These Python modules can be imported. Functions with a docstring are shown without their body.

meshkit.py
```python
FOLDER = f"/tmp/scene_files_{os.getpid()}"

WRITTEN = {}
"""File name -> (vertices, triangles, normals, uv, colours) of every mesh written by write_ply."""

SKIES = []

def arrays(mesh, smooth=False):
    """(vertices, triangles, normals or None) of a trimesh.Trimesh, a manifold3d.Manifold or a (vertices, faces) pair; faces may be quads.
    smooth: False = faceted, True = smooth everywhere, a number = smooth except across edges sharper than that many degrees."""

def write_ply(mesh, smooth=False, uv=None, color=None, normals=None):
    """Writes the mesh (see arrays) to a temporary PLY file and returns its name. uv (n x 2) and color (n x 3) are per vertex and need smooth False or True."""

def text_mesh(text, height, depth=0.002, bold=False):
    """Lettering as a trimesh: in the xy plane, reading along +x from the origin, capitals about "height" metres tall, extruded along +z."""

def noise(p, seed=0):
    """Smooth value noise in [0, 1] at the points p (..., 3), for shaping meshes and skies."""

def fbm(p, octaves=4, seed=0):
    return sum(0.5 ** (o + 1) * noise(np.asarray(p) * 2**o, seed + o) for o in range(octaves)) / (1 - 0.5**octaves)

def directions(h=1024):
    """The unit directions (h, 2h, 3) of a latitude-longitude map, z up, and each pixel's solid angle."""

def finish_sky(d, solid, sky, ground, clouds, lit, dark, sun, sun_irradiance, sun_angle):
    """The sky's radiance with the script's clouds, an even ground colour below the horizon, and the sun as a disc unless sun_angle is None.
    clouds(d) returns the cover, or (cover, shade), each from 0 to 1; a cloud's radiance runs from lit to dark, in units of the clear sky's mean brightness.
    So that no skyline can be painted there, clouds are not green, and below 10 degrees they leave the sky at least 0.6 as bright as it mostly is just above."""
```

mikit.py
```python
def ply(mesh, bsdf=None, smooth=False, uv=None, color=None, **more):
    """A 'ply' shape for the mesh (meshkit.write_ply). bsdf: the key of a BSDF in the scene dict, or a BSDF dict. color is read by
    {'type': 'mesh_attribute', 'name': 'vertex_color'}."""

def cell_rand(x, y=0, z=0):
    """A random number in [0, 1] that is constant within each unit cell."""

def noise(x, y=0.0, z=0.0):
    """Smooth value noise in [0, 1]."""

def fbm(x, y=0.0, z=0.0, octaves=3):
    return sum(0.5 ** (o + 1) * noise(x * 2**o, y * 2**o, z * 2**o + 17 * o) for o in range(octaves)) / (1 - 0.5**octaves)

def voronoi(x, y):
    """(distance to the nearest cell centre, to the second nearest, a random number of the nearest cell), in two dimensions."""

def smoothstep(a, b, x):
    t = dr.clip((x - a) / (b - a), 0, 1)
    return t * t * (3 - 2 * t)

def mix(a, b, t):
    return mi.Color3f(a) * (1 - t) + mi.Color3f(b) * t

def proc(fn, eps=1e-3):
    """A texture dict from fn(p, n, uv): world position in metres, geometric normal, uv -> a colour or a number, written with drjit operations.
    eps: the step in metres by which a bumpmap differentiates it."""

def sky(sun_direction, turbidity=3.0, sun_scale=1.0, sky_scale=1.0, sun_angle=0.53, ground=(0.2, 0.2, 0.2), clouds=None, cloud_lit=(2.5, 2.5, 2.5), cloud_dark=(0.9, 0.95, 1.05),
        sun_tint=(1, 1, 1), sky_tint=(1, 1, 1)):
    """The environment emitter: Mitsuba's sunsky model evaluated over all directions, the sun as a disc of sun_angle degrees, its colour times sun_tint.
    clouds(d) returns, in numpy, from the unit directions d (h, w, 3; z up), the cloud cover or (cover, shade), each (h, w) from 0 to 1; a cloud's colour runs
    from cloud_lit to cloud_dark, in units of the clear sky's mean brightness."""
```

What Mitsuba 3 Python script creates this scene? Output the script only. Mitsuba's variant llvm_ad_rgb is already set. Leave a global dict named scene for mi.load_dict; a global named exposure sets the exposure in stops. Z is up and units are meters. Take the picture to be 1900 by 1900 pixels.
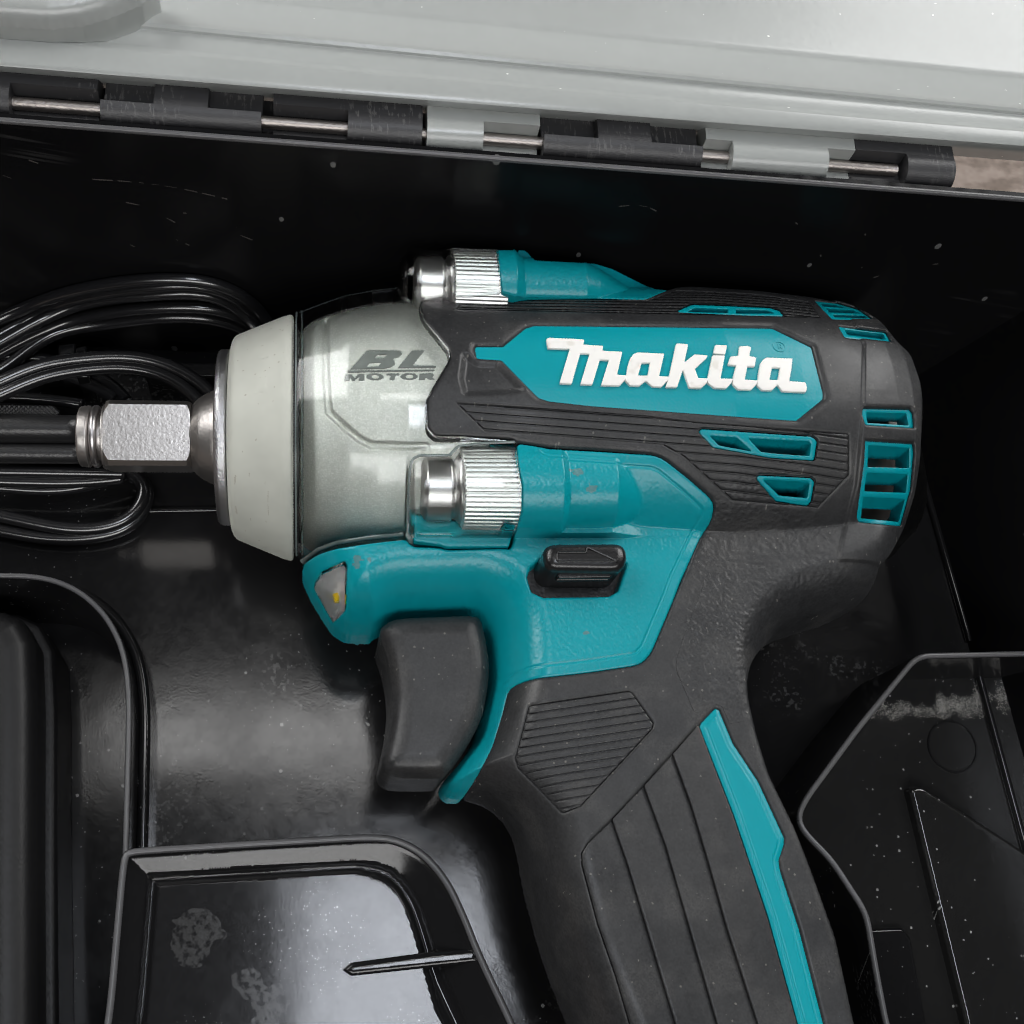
import math, random
import numpy as np, trimesh, mitsuba as mi, drjit as dr, mikit, meshkit
import manifold3d as m3
from mikit import noise, fbm, voronoi, cell_rand, smoothstep, mix
from scipy.spatial import Delaunay, cKDTree
from shapely import Polygon, MultiPolygon, LineString, contains_xy, union_all, Point
random.seed(4); rng = np.random.default_rng(4)
T = mi.ScalarTransform4f
scene, labels = {}, {}

# ---------------------------------------------------------------- camera (all lengths below in mm, written out in metres)
Z0 = 28.0                                     # height of the wrench's axis above the case floor
PITCH, FOC, DIST = math.radians(20), 2300.0, 230.0
AIM = np.array([0, 0, Z0 + 12.0])
YAW = math.radians(9.4)                       # the camera stands above the nose and looks a little to the right
FWD = np.array([math.sin(YAW), math.cos(YAW) * math.sin(PITCH), -math.cos(YAW) * math.cos(PITCH)])
RIGHT = np.array([math.cos(YAW), -math.sin(YAW) * math.sin(PITCH), math.sin(YAW) * math.cos(PITCH)]); UP = np.array([0, math.cos(PITCH), math.sin(PITCH)])
EYE = AIM - DIST * FWD
scene['camera'] = {'type': 'perspective', 'fov': math.degrees(2 * math.atan(950 / FOC)), 'near_clip': 0.01, 'far_clip': 20.0,
                   'to_world': T().look_at(origin=(EYE / 1000).tolist(), target=(AIM / 1000).tolist(), up=UP.tolist())}
exposure = 0.86

# ---------------------------------------------------------------- lamps: ceiling light panels of the shop and added fill panels
def lamp(key, x, y, z, sx, sy, rad, label, tint=(1.0, 0.995, 0.985)):
    f = trimesh.creation.box((sx + 0.04, sy + 0.04, 0.03)); f.apply_translation((x, y, z + 0.02))
    scene[key + '__frame'] = mikit.ply(f, 'white_paint')
    scene[key + '__diffuser'] = {'type': 'rectangle', 'to_world': T().translate([x, y, z]).rotate([1, 0, 0], 180).scale([sx / 2, sy / 2, 1]),
                                 'bsdf': {'type': 'ref', 'id': 'white_paint'}, 'emitter': {'type': 'area', 'radiance': {'type': 'rgb', 'value': [rad * c for c in tint]}}}
    labels[key] = {'label': label, 'category': 'ceiling lamp', 'group': 'ceiling lamps above the case'}
scene['white_paint'] = {'type': 'twosided', 'bsdf': {'type': 'diffuse', 'reflectance': {'type': 'rgb', 'value': [.7, .7, .7]}}}
lamp('ceiling_lamp', 0.07, -0.10, 1.5, 0.26, 0.34, 6.6, 'rectangular ceiling light panel straight above the open case', tint=(.93, .98, 1.07))
lamp('ceiling_lamp_004', -0.06, 0.24, 1.5, 0.50, 0.12, 3.2, 'narrow dim ceiling light strip above the hinge side of the case')
lamp('ceiling_lamp_001', -2.0, 1.7, 1.7, 2.0, 2.4, 3.6, 'added fill light panel, unseen, beyond the left end of the lid')  # unseen fill panel, added to lift the ambient light from the left
lamp('ceiling_lamp_002', 2.0, 1.7, 1.7, 2.0, 2.4, 3.6, 'added fill light panel, unseen, beyond the right end of the lid')  # its twin on the right, likewise added as fill
lamp('ceiling_lamp_003', 0.1, -1.7, 1.7, 2.2, 1.2, 2.8, 'added fill light panel, unseen, behind the viewer of the case')  # added fill from the front, out of view

# ---------------------------------------------------------------- pixel (of the 1900 px photograph) -> point
def rays(p):
    p = np.atleast_2d(np.asarray(p, float))
    d = FWD + np.outer((p[:, 0] - 950) / FOC, RIGHT) - np.outer((p[:, 1] - 950) / FOC, UP)
    return d
def P(p, z):
    d = rays(p); t = (np.asarray(z) - EYE[2]) / d[:, 2]
    return EYE + d * np.reshape(t, (-1, 1))
def P1(px, py, z): return P([(px, py)], z)[0]
def on(p, hf, lo=Z0 - 2, hi=Z0 + 40, n=500):
    """where the rays of the pixels first meet the height field hf (or pass nearest to it)"""
    d = rays(p); zs = np.linspace(hi, lo, n)
    t = (zs[None] - EYE[2]) / d[:, 2:3]
    X, Y = EYE[0] + d[:, :1] * t, EYE[1] + d[:, 1:2] * t
    gap = zs[None] - hf(X.ravel(), Y.ravel()).reshape(X.shape)
    hit = gap <= 0
    i = np.where(hit.any(1), hit.argmax(1), gap.argmin(1)); k = np.arange(len(d))
    j = np.maximum(i - 1, 0); a, b = gap[k, j], gap[k, i]
    w = np.where(hit.any(1) & (i > 0) & (a > b), a / np.maximum(a - b, 1e-9), 1.0)
    return np.stack([X[k, j] * (1 - w) + X[k, i] * w, Y[k, j] * (1 - w) + Y[k, i] * w], 1)
def dens(p, step=12, closed=True):
    p = np.asarray(p, float); q = np.vstack([p, p[:1]]) if closed else p
    out = []
    for a, b in zip(q[:-1], q[1:]):
        n = max(1, int(np.ceil(np.linalg.norm(b - a) / step)))
        out.append(a + (b - a) * np.linspace(0, 1, n, endpoint=False)[:, None])
    return np.vstack(out + ([] if closed else [q[-1:]]))
def roundc(pts, r, n=6):
    """a closed outline with its corners turned into curves"""
    p = np.asarray(pts, float); out = []
    for a, b, c in zip(np.roll(p, 1, 0), p, np.roll(p, -1, 0)):
        la, lc = np.linalg.norm(a - b), np.linalg.norm(c - b); e0_, e1_ = min(r, la * .48), min(r, lc * .48)
        s_, q_ = b + (a - b) / la * e0_, b + (c - b) / lc * e1_
        for t in np.linspace(0, 1, n): out.append((1 - t) ** 2 * s_ + 2 * t * (1 - t) * b + t * t * q_)
    return np.array(out)
def fix(g):
    g = g.buffer(0)
    return max(g.geoms, key=lambda x: x.area) if g.geom_type != 'Polygon' else g
def rnd(g, r):
    """rounds the corners of a polygon"""
    return fix(g.buffer(-r).buffer(2 * r).buffer(-r)) if r else fix(g)
def poly_on(p, hf, r=0.0, **kw): return rnd(Polygon(on(dens(p), hf, **kw)), r)
def poly_z(p, z, r=0.0): return rnd(Polygon(P(dens(p), z)[:, :2]), r)
def zoom(pts, x0, y0, s): return [(x0 + x / s, y0 + y / s) for x, y in pts]

# ---------------------------------------------------------------- mesh helpers
def ring_pts(g, s):
    out = []
    for part in getattr(g, 'geoms', [g]):
        for r in [part.exterior, *part.interiors]:
            n = max(6, int(r.length / s)); out.append(np.array([r.interpolate(t).coords[0] for t in np.linspace(0, r.length, n, endpoint=False)]) if n < 40
                       else resample(np.array(r.coords), n))
    return out
def resample(c, n):
    l = np.r_[0, np.cumsum(np.linalg.norm(np.diff(c, axis=0), axis=1))]
    t = np.linspace(0, l[-1], n, endpoint=False)
    return np.stack([np.interp(t, l, c[:, 0]), np.interp(t, l, c[:, 1])], 1)
def plate(g, hf, step=0.35, bevel=0.6, skirt=2.0, bottom=None, edge=None, lines=()):
    """a sheet over the polygon g that follows the height field hf, its edges rounded off, with side walls skirt deep (or down to bottom)"""
    g = g if g.geom_type == 'Polygon' else fix(g)
    s = edge or min(step, 0.25)
    loops = ring_pts(g, s)
    pts = [np.vstack(loops)]
    if bevel:
        for e in (0.12, 0.3, 0.55, 1.0):
            e *= bevel
            if e < 0.55 * s: continue
            b = g.buffer(-e)
            if not b.is_empty: pts += ring_pts(b, min(step, max(s, .3)))
    for l in lines:
        if l.is_empty: continue
        for q in getattr(l, 'geoms', [l]):
            c = np.array(q.coords); c = np.vstack([resample(c, max(2, int(q.length / .25))), c[-1:]])
            pts.append(c[contains_xy(g.buffer(-.6 * s), c[:, 0], c[:, 1])])
    inner = g.buffer(-max(bevel * 1.15 if bevel else 0, 0.7 * s))
    if not inner.is_empty:
        x0, y0, x1, y1 = inner.bounds
        gx, gy = np.meshgrid(np.arange(x0, x1, step), np.arange(y0, y1, step * .9)); gx = gx + (np.arange(len(gx))[:, None] % 2) * step / 2
        m = contains_xy(inner, gx.ravel(), gy.ravel()); pts.append(np.stack([gx.ravel()[m], gy.ravel()[m]], 1))
    v = np.vstack(pts); nb = sum(map(len, loops)); v = np.vstack([v[:nb], v[nb:][np.unique(np.round(v[nb:] / .02), axis=0, return_index=True)[1]]])
    f = Delaunay(v).simplices
    c = v[f].mean(1); f = f[contains_xy(g, c[:, 0], c[:, 1])]
    a, b2 = v[f[:, 1]] - v[f[:, 0]], v[f[:, 2]] - v[f[:, 0]]
    cr = a[:, 0] * b2[:, 1] - a[:, 1] * b2[:, 0]
    f = f[np.abs(cr) > 1e-7]; cr = cr[np.abs(cr) > 1e-7]
    f[cr < 0] = f[cr < 0][:, ::-1]
    z = hf(v[:, 0], v[:, 1])
    if bevel:
        fine = np.vstack(ring_pts(g, 0.06)); d, _ = cKDTree(fine).query(v)
        q = np.clip(1 - d / bevel, 0, 1); z = z - bevel * (1 - np.sqrt(np.maximum(1 - q * q, 0)))
    V = [np.c_[v, z]]; F = [f]; n = len(v); k = 0
    if skirt or bottom is not None:
        for r in loops:
            m = len(r); zt = z[k:k + m]; k += m
            zb = zt - skirt if bottom is None else np.minimum(zt - .2, bottom)
            V += [np.c_[r, zt], np.c_[r, zb]]
            i = np.arange(m); j = (i + 1) % m
            area = 0.5 * np.sum(r[:, 0] * np.roll(r[:, 1], -1) - np.roll(r[:, 0], -1) * r[:, 1])
            q = np.vstack([np.c_[n + i, n + m + i, n + m + j], np.c_[n + i, n + m + j, n + j]])
            ext = r is loops[0]
            F.append(q if (area > 0) == ext else q[:, ::-1]); n += 2 * m
    return trimesh.Trimesh(np.vstack(V), np.vstack(F), process=False)
def shell(g, hf, th, **k):
    """a closed sheet of the thickness th under the height field"""
    m = plate(g, hf, bevel=0, skirt=0, **k); v, f = np.asarray(m.vertices), np.asarray(m.faces); n = len(v)
    w = v.copy(); w[:, 2] -= th
    e = np.sort(m.edges, axis=1); u, c = np.unique(e, axis=0, return_counts=True); b = {tuple(x) for x in u[c == 1]}
    sides = [(x, y) for x, y in m.edges if tuple(sorted((x, y))) in b]
    q = np.array(sides); F = np.vstack([f, f[:, ::-1] + n])
    V = np.vstack([v, w]); k0 = len(V); a, bb = q[:, 0], q[:, 1]; s_ = len(q); i = np.arange(s_)
    V = np.vstack([V, v[a], v[bb], w[a], w[bb]])
    F = np.vstack([F, np.c_[k0 + i, k0 + 2 * s_ + i, k0 + s_ + i], np.c_[k0 + s_ + i, k0 + 2 * s_ + i, k0 + 3 * s_ + i]])
    return trimesh.Trimesh(V, F, process=False)
def flat(z): return lambda x, y: np.full(np.shape(x), float(z))
def put(key, mesh, bsdf, smooth=True, label=None):
    if hasattr(mesh, 'to_mesh'):
        mm = mesh.to_mesh(); mesh = trimesh.Trimesh(mm.vert_properties[:, :3], mm.tri_verts, process=False)
    mesh = trimesh.Trimesh(np.asarray(mesh.vertices) / 1000.0, np.asarray(mesh.faces), process=False)
    base, k = key, 1
    while key in scene: key = f'{base}_{k:03d}'; k += 1
    scene[key] = mikit.ply(mesh, bsdf, smooth=smooth)
    if label: labels[key] = {'label': label}
    return key
def cat(*ms): return trimesh.util.concatenate(list(ms))
def tube(path, r, seg=14, cap=True, res=1.2):
    """a round rod along a smooth curve through the points"""
    from scipy.interpolate import splprep, splev
    p = np.asarray(path, float); p = p[np.r_[True, np.linalg.norm(np.diff(p, axis=0), axis=1) > 1e-6]]
    k = min(3, len(p) - 1)
    tck, u = splprep(p.T, s=0, k=k)
    L = np.linalg.norm(np.diff(p, axis=0), axis=1).sum(); n = max(2, int(L / res))
    c = np.array(splev(np.linspace(0, 1, n), tck)).T if k > 1 else p[0] + (p[-1] - p[0]) * np.linspace(0, 1, n)[:, None]
    t = np.gradient(c, axis=0); t /= np.linalg.norm(t, axis=1, keepdims=True)
    a = np.cross(t, [0, 0, 1.0]); a /= np.maximum(np.linalg.norm(a, axis=1, keepdims=True), 1e-9); b = np.cross(a, t)
    th = np.arange(seg) * 2 * np.pi / seg
    v = (c[:, None] + r * (np.cos(th)[None, :, None] * a[:, None] + np.sin(th)[None, :, None] * b[:, None])).reshape(-1, 3)
    i, j = np.meshgrid(np.arange(n - 1), np.arange(seg), indexing='ij'); j2 = (j + 1) % seg
    q = np.stack([i * seg + j, (i + 1) * seg + j, (i + 1) * seg + j2, i * seg + j2], -1).reshape(-1, 4)
    f = np.vstack([q[:, [0, 1, 2]], q[:, [0, 2, 3]]])
    if cap:
        v = np.vstack([v, c[:1], c[-1:]]); o = np.arange(seg)
        f = np.vstack([f, np.c_[(o + 1) % seg, np.full(seg, n * seg), o][:, ::-1], np.c_[(n - 1) * seg + o, np.full(seg, n * seg + 1), (n - 1) * seg + (o + 1) % seg][:, ::-1]])
    return trimesh.Trimesh(v, f, process=False)
def sm(prof, r=0.5, n=4):
    """rounds the corners of an open polyline (x, r)"""
    p = np.asarray(prof, float); out = [p[0]]
    for a, b, c in zip(p[:-2], p[1:-1], p[2:]):
        la, lc = np.linalg.norm(a - b), np.linalg.norm(c - b); e = min(r, la * .45, lc * .45)
        s, q = b + (a - b) / la * e, b + (c - b) / lc * e
        for t in np.linspace(0, 1, n): out.append((1 - t) ** 2 * s + 2 * t * (1 - t) * b + t * t * q)
    return np.array(out + [p[-1]])
def revolve(prof, t0=0.0, t1=2 * np.pi, n=160, y=None, z=None, rad=None):
    """a surface of revolution about the line along x at (y, z); the angle runs from +z towards -y; rad(theta) scales r"""
    y = YA if y is None else y; z = Z0 if z is None else z
    prof = np.asarray(prof, float); th = np.linspace(t0, t1, n + 1); m = len(prof)
    rr = prof[:, 1][None] * (np.ones((n + 1, 1)) if rad is None else rad(th)[:, None])
    v = np.stack([np.broadcast_to(prof[:, 0], rr.shape), y - rr * np.sin(th)[:, None], z + rr * np.cos(th)[:, None]], -1).reshape(-1, 3)
    i, j = np.meshgrid(np.arange(n), np.arange(m - 1), indexing='ij')
    q = np.stack([i * m + j, (i + 1) * m + j, (i + 1) * m + j + 1, i * m + j + 1], -1).reshape(-1, 4)
    f = np.vstack([q[:, [0, 1, 2]], q[:, [0, 2, 3]]])
    me = trimesh.Trimesh(v, f, process=False)
    c, nn = me.triangles_center, me.face_normals      # outward
    e = c - np.c_[c[:, 0], np.full(len(c), y), np.full(len(c), z)]
    w = (e * nn).sum(1)
    if w.sum() < 0: me.faces = me.faces[:, ::-1]
    return me
def mbox(x0, y0, z0, x1, y1, z1): return m3.Manifold.cube([x1 - x0, y1 - y0, z1 - z0]).translate([x0, y0, z0])
def rbox(x0, y0, z0, x1, y1, z1, r=1.0, seg=12):
    s = m3.Manifold.sphere(r, seg)
    return m3.Manifold.batch_hull([s.translate([x, y, z]) for x in (x0 + r, x1 - r) for y in (y0 + r, y1 - r) for z in (z0 + r, z1 - r)])
def prism(g, z0, z1, ch=0.0):
    """a straight prism over a polygon"""
    return plate(g, flat(z1), step=3.0, bevel=ch, skirt=0, bottom=z0, edge=0.4)

# ---------------------------------------------------------------- materials
def bump(inner, fn, scale, eps=8e-5):
    return {'type': 'twosided', 'bsdf': {'type': 'bumpmap', 'arbitrary': mikit.proc(fn, eps), 'scale': scale, 'bsdf': inner}}
def pr(color, rough, **k):
    c = color if isinstance(color, dict) else {'type': 'rgb', 'value': list(color)}
    return {'type': 'principled', 'base_color': c, 'roughness': rough, **k}
def grain(f):
    return lambda p, n, uv: fbm(p.x * f, p.y * f, p.z * f, octaves=2)
def speck(p, f, th, seed=0):
    """round dusty flecks: 1 inside a fleck"""
    x, y = p.x * f + seed, (p.y - p.z * 0.7) * f
    a, b, c = voronoi(x, y)
    return dr.select((c > th) & (a < 0.05 + 0.16 * cell_rand(c * 977)), 1.0, 0.0)
G25 = grain(2500.0); G14 = grain(1300.0)
SMUDGE = [(P1(px, py, Z0 + zz)[:2] / 1000, rr) for px, py, zz, rr in ((664, 1050, 14, .0017), (1066, 882, 25, .0009), (1097, 912, 26, .0013), (1085, 1176, 18, .0006), (1010, 1150, 18, .0005), (1000, 470, 22, .0012))]
def teal_col(p, n, uv):
    w = (fbm(p.x * 900, p.y * 900, p.z * 900, octaves=3) - .5); m = 0
    for (x, y), rr in SMUDGE:
        m = dr.maximum(m, dr.select(dr.sqrt(dr.square((p.x - float(x)) * .55) + dr.square(p.y - float(y))) + w * rr * 2.6 < rr * .28, 1.0, 0.0))
    k = fbm(p.x * 70, p.y * 70, p.z * 70, octaves=3)
    return mix(mix((0.0, .222, .262), (0.002, .240, .282), k), (.10, .17, .17), m * .7)
scene['teal'] = bump(pr(mikit.proc(teal_col), 0.30, specular=0.4), grain(3000.0), 0.00002)
scene['teal_smooth'] = bump(pr((0.0, 0.235, 0.278), 0.32, specular=0.35), grain(4200.0), 0.00003)
def rubber_col(p, n, uv):
    k = fbm(p.x * 500, p.y * 500, p.z * 500, octaves=3); s = speck(p, 1100, 0.95); m = smoothstep(.5, .72, fbm(p.x * 130, p.y * 170, p.z * 130, octaves=4)) * noise(p.x * 4200, p.y * 4200, p.z * 4200); g = fbm(p.x * 3000, p.y * 3000, p.z * 3000, octaves=2)
    return mix(mix(mix((.0085, .0088, .0094), (.0275, .0282, .0297), .45 * k + .75 * (g - .12)), (.060, .058, .055), m * .4), (.18, .17, .15), s * .5)
def rubber_bump(p, n, uv):
    g = fbm(p.x * 3300, p.y * 3300, p.z * 3300, octaves=2)
    d = dr.sqrt(dr.square((p.x - .043) / .020) + dr.square((p.y + .020) / .022))
    big = dr.select(d < 1.0, 1.0, 0.0)
    return g * .35 + big * noise(p.x * 1500, p.y * 1500, p.z * 1500) * 1.6
def rubber_rough(p, n, uv): return .38 + .14 * smoothstep(.3, .7, fbm(p.x * 90, p.y * 90, p.z * 90, octaves=4))
scene['rubber'] = bump(pr(mikit.proc(rubber_col), mikit.proc(rubber_rough), specular=0.45), rubber_bump, 0.00006)
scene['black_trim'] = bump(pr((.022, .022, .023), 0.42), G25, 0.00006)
scene['stator_steel'] = {'type': 'twosided', 'bsdf': pr((.30, .29, .28), 0.45, metallic=1.0)}
def cream_col(p, n, uv):
    k = fbm(p.x * 160, p.y * 160, p.z * 160, octaves=4); s = speck(p, 900, 0.9, 7)
    return mix(mix((.40, .41, .365), (.50, .51, .455), k), (.28, .26, .20), s * .5)
scene['cream_rubber'] = bump(pr(mikit.proc(cream_col), 0.6, specular=0.3), grain(3000.0), 0.00005)
def sparkle_col(p, n, uv):  # sparkle of the metal painted into its base colour as random pale grain
    k = noise(p.x * 4200, p.y * 4200, p.z * 4200); j = noise(p.x * 9000, p.y * 9000, p.z * 9000)
    return mix((.68, .69, .65), (.97, .97, .94), dr.square(k) * .75 + j * .25)
scene['gear_metal'] = bump(pr(mikit.proc(sparkle_col), 0.58, metallic=1.0), grain(5200.0), 0.00016)
scene['clear_plastic'] = {'type': 'dielectric', 'int_ior': 1.36, 'ext_ior': 1.0, 'specular_transmittance': {'type': 'rgb', 'value': [.95, .965, .955]}}
scene['clear_lens'] = {'type': 'dielectric', 'int_ior': 1.49, 'ext_ior': 1.0}
scene['steel'] = bump(pr((.50, .475, .455), 0.42, metallic=1.0), grain(1500.0), 0.00005)
def cast_bump(p, n, uv): return fbm(p.x * 2300, p.y * 2300, p.z * 2300, octaves=2)
scene['cast_steel'] = bump(pr((.46, .44, .42), 0.33, metallic=1.0), cast_bump, 0.000025)
scene['washer_metal'] = bump(pr((.52, .52, .53), 0.35, metallic=1.0), grain(4000.0), 0.00018)
scene['chrome'] = {'type': 'twosided', 'bsdf': pr((.54, .52, .52), 0.34, metallic=1.0)}
scene['bright_metal'] = {'type': 'twosided', 'bsdf': pr((.82, .83, .82), 0.44, metallic=1.0)}
scene['copper_pin'] = bump(pr((.36, .33, .31), 0.42, metallic=1.0), grain(2500.0), 0.00006)
def white_col(p, n, uv):
    k = fbm(p.x * 420, p.y * 420, p.z * 420, octaves=3)
    return mix((.70, .69, .66), (.56, .53, .47), smoothstep(.58, .74, k) * .6)
scene['white_ink'] = {'type': 'twosided', 'bsdf': pr(mikit.proc(white_col), 0.45)}
scene['print_ink'] = {'type': 'twosided', 'bsdf': pr((.15, .16, .155), 0.5)}
scene['yellow_chip'] = {'type': 'twosided', 'bsdf': pr((.75, .55, .02), 0.4)}
def gloss_col(p, n, uv):
    m = smoothstep(.50, .66, fbm(p.x * 32 + 7, p.y * 32, octaves=3)); a = speck(p, 560, .965) * m; b = speck(p, 1400, .955, 31) * m
    s = smoothstep(.70, .76, fbm(p.x * 45 + 3, p.y * 45, p.z * 45, octaves=5)) * smoothstep(.55, .8, fbm(p.x * 1500, p.y * 1500, p.z * 1500, octaves=2))
    return mix(mix((.008, .008, .0085), (.30, .30, .30), dr.maximum(a, b) * .6), (.12, .12, .12), s * .5)
def gloss_rough(p, n, uv):
    k = fbm(p.x * 60, p.y * 60, p.z * 60, octaves=4); st = noise(p.x * 900, p.y * 900, p.z * 900)
    return .105 + .035 * smoothstep(.35, .75, k) + .03 * st
def gloss_bump(p, n, uv): return fbm(p.x * 75, p.y * 75, p.z * 75, octaves=3) * 2 + noise(p.x * 28, p.y * 28, p.z * 28) * 22 + noise(p.x * 5000, p.y * 5000, p.z * 5000) * .15
scene['black_gloss'] = bump(pr(mikit.proc(gloss_col), mikit.proc(gloss_rough), specular=0.5), gloss_bump, 0.00003, 2e-4)
SCR = [((-.085, .062), (-.062, .047)), ((-.092, .058), (-.060, .040)), ((-.075, .058), (-.052, .055)), ((-.070, .052), (-.048, .043)), ((-.060, .050), (-.050, .046)), ((-.088, .050), (-.070, .038)),
       ((.055, .060), (.064, .050)), ((.070, .058), (.074, .047)), ((.02, .061), (.028, .060)), ((.078, .044), (.089, .050))]
def wall_col(p, n, uv):
    a = speck(p, 300, .985)
    s = smoothstep(.66, .76, fbm(p.x * 30 + 3, p.z * 30, p.y * 30, octaves=4)) * smoothstep(.60, .78, fbm(p.x * 120 + p.z * 700, p.z * 160, octaves=3))
    c = 0
    for (x0, z0), (x1, z1) in SCR:
        t = dr.clip(((p.x - x0) * (x1 - x0) + (p.z - z0) * (z1 - z0)) / ((x1 - x0) ** 2 + (z1 - z0) ** 2), 0, 1)
        d = dr.sqrt(dr.square(p.x - x0 - t * (x1 - x0)) + dr.square(p.z - z0 - t * (z1 - z0) - .0012 * dr.sin(t * 3.1)))
        c = dr.maximum(c, dr.select((d < .00016) & (noise(p.x * 900, p.z * 900) > .35), 1.0, 0.0))
    return mix(mix(mix((.006, .006, .0065), (.25, .25, .25), a * .5), (.06, .06, .06), s * .35), (.075, .07, .066), c)
scene['wall_gloss'] = bump(pr(mikit.proc(wall_col), .2, specular=0.07), gloss_bump, 0.00003, 2e-4)
S1, S2, S3 = [P1(px, py, 16.3)[:2] / 1000 for px, py in ((366, 1728), (452, 1818), (505, 1880))]
def stain(p):
    w = fbm(p.x * 260, p.y * 260, octaves=3) - .5; m = 0
    for (x, y), rr in ((S1, .0042), (S2, .0022), (S3, .0030)):
        d = dr.sqrt(dr.square(p.x - float(x)) + dr.square((p.y - float(y)) * .8)) + w * .005
        m = dr.maximum(m, dr.select(d < rr, 1.0, 0.0))
    return m * smoothstep(.25, .6, fbm(p.x * 1500, p.y * 1500, octaves=3))
def tray_col(p, n, uv):
    m = smoothstep(.46, .62, fbm(p.x * 55 + 2, p.y * 55, octaves=3)); b = speck(p, 2000, .86, 3) * m; c = speck(p, 1000, .93, 12) * m
    return mix(mix((.008, .008, .0085), (.018, .0178, .0174), stain(p)), (.5, .5, .5), dr.maximum(b, c) * .7)
def tray_rough(p, n, uv): return gloss_rough(p, n, uv) + stain(p) * .06
scene['tray_gloss'] = bump(pr(mikit.proc(tray_col), mikit.proc(tray_rough), specular=0.5), gloss_bump, 0.00003, 2e-4)
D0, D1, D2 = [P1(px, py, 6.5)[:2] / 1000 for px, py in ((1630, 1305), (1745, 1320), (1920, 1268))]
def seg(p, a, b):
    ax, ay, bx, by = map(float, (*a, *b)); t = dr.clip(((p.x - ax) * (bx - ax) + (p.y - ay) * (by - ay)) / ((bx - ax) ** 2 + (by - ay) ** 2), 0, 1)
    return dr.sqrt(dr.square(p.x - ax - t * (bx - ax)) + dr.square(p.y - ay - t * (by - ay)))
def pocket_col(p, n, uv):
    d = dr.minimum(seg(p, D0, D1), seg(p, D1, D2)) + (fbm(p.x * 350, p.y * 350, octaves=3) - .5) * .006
    pale_grain = dr.select((d < .0024) & (noise(p.x * 9000, p.y * 9000, p.z * 9000) > .5 + d * 120), 1.0, 0.0)  # pale grain scattered along a bent line
    return mix(mix((.012, .012, .012), (.35, .34, .32), pale_grain * .8), (.4, .4, .4), speck(p, 800, .93, 3) * smoothstep(.46, .6, fbm(p.x * 45, p.y * 45 + 3, octaves=3)) * .6)
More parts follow.
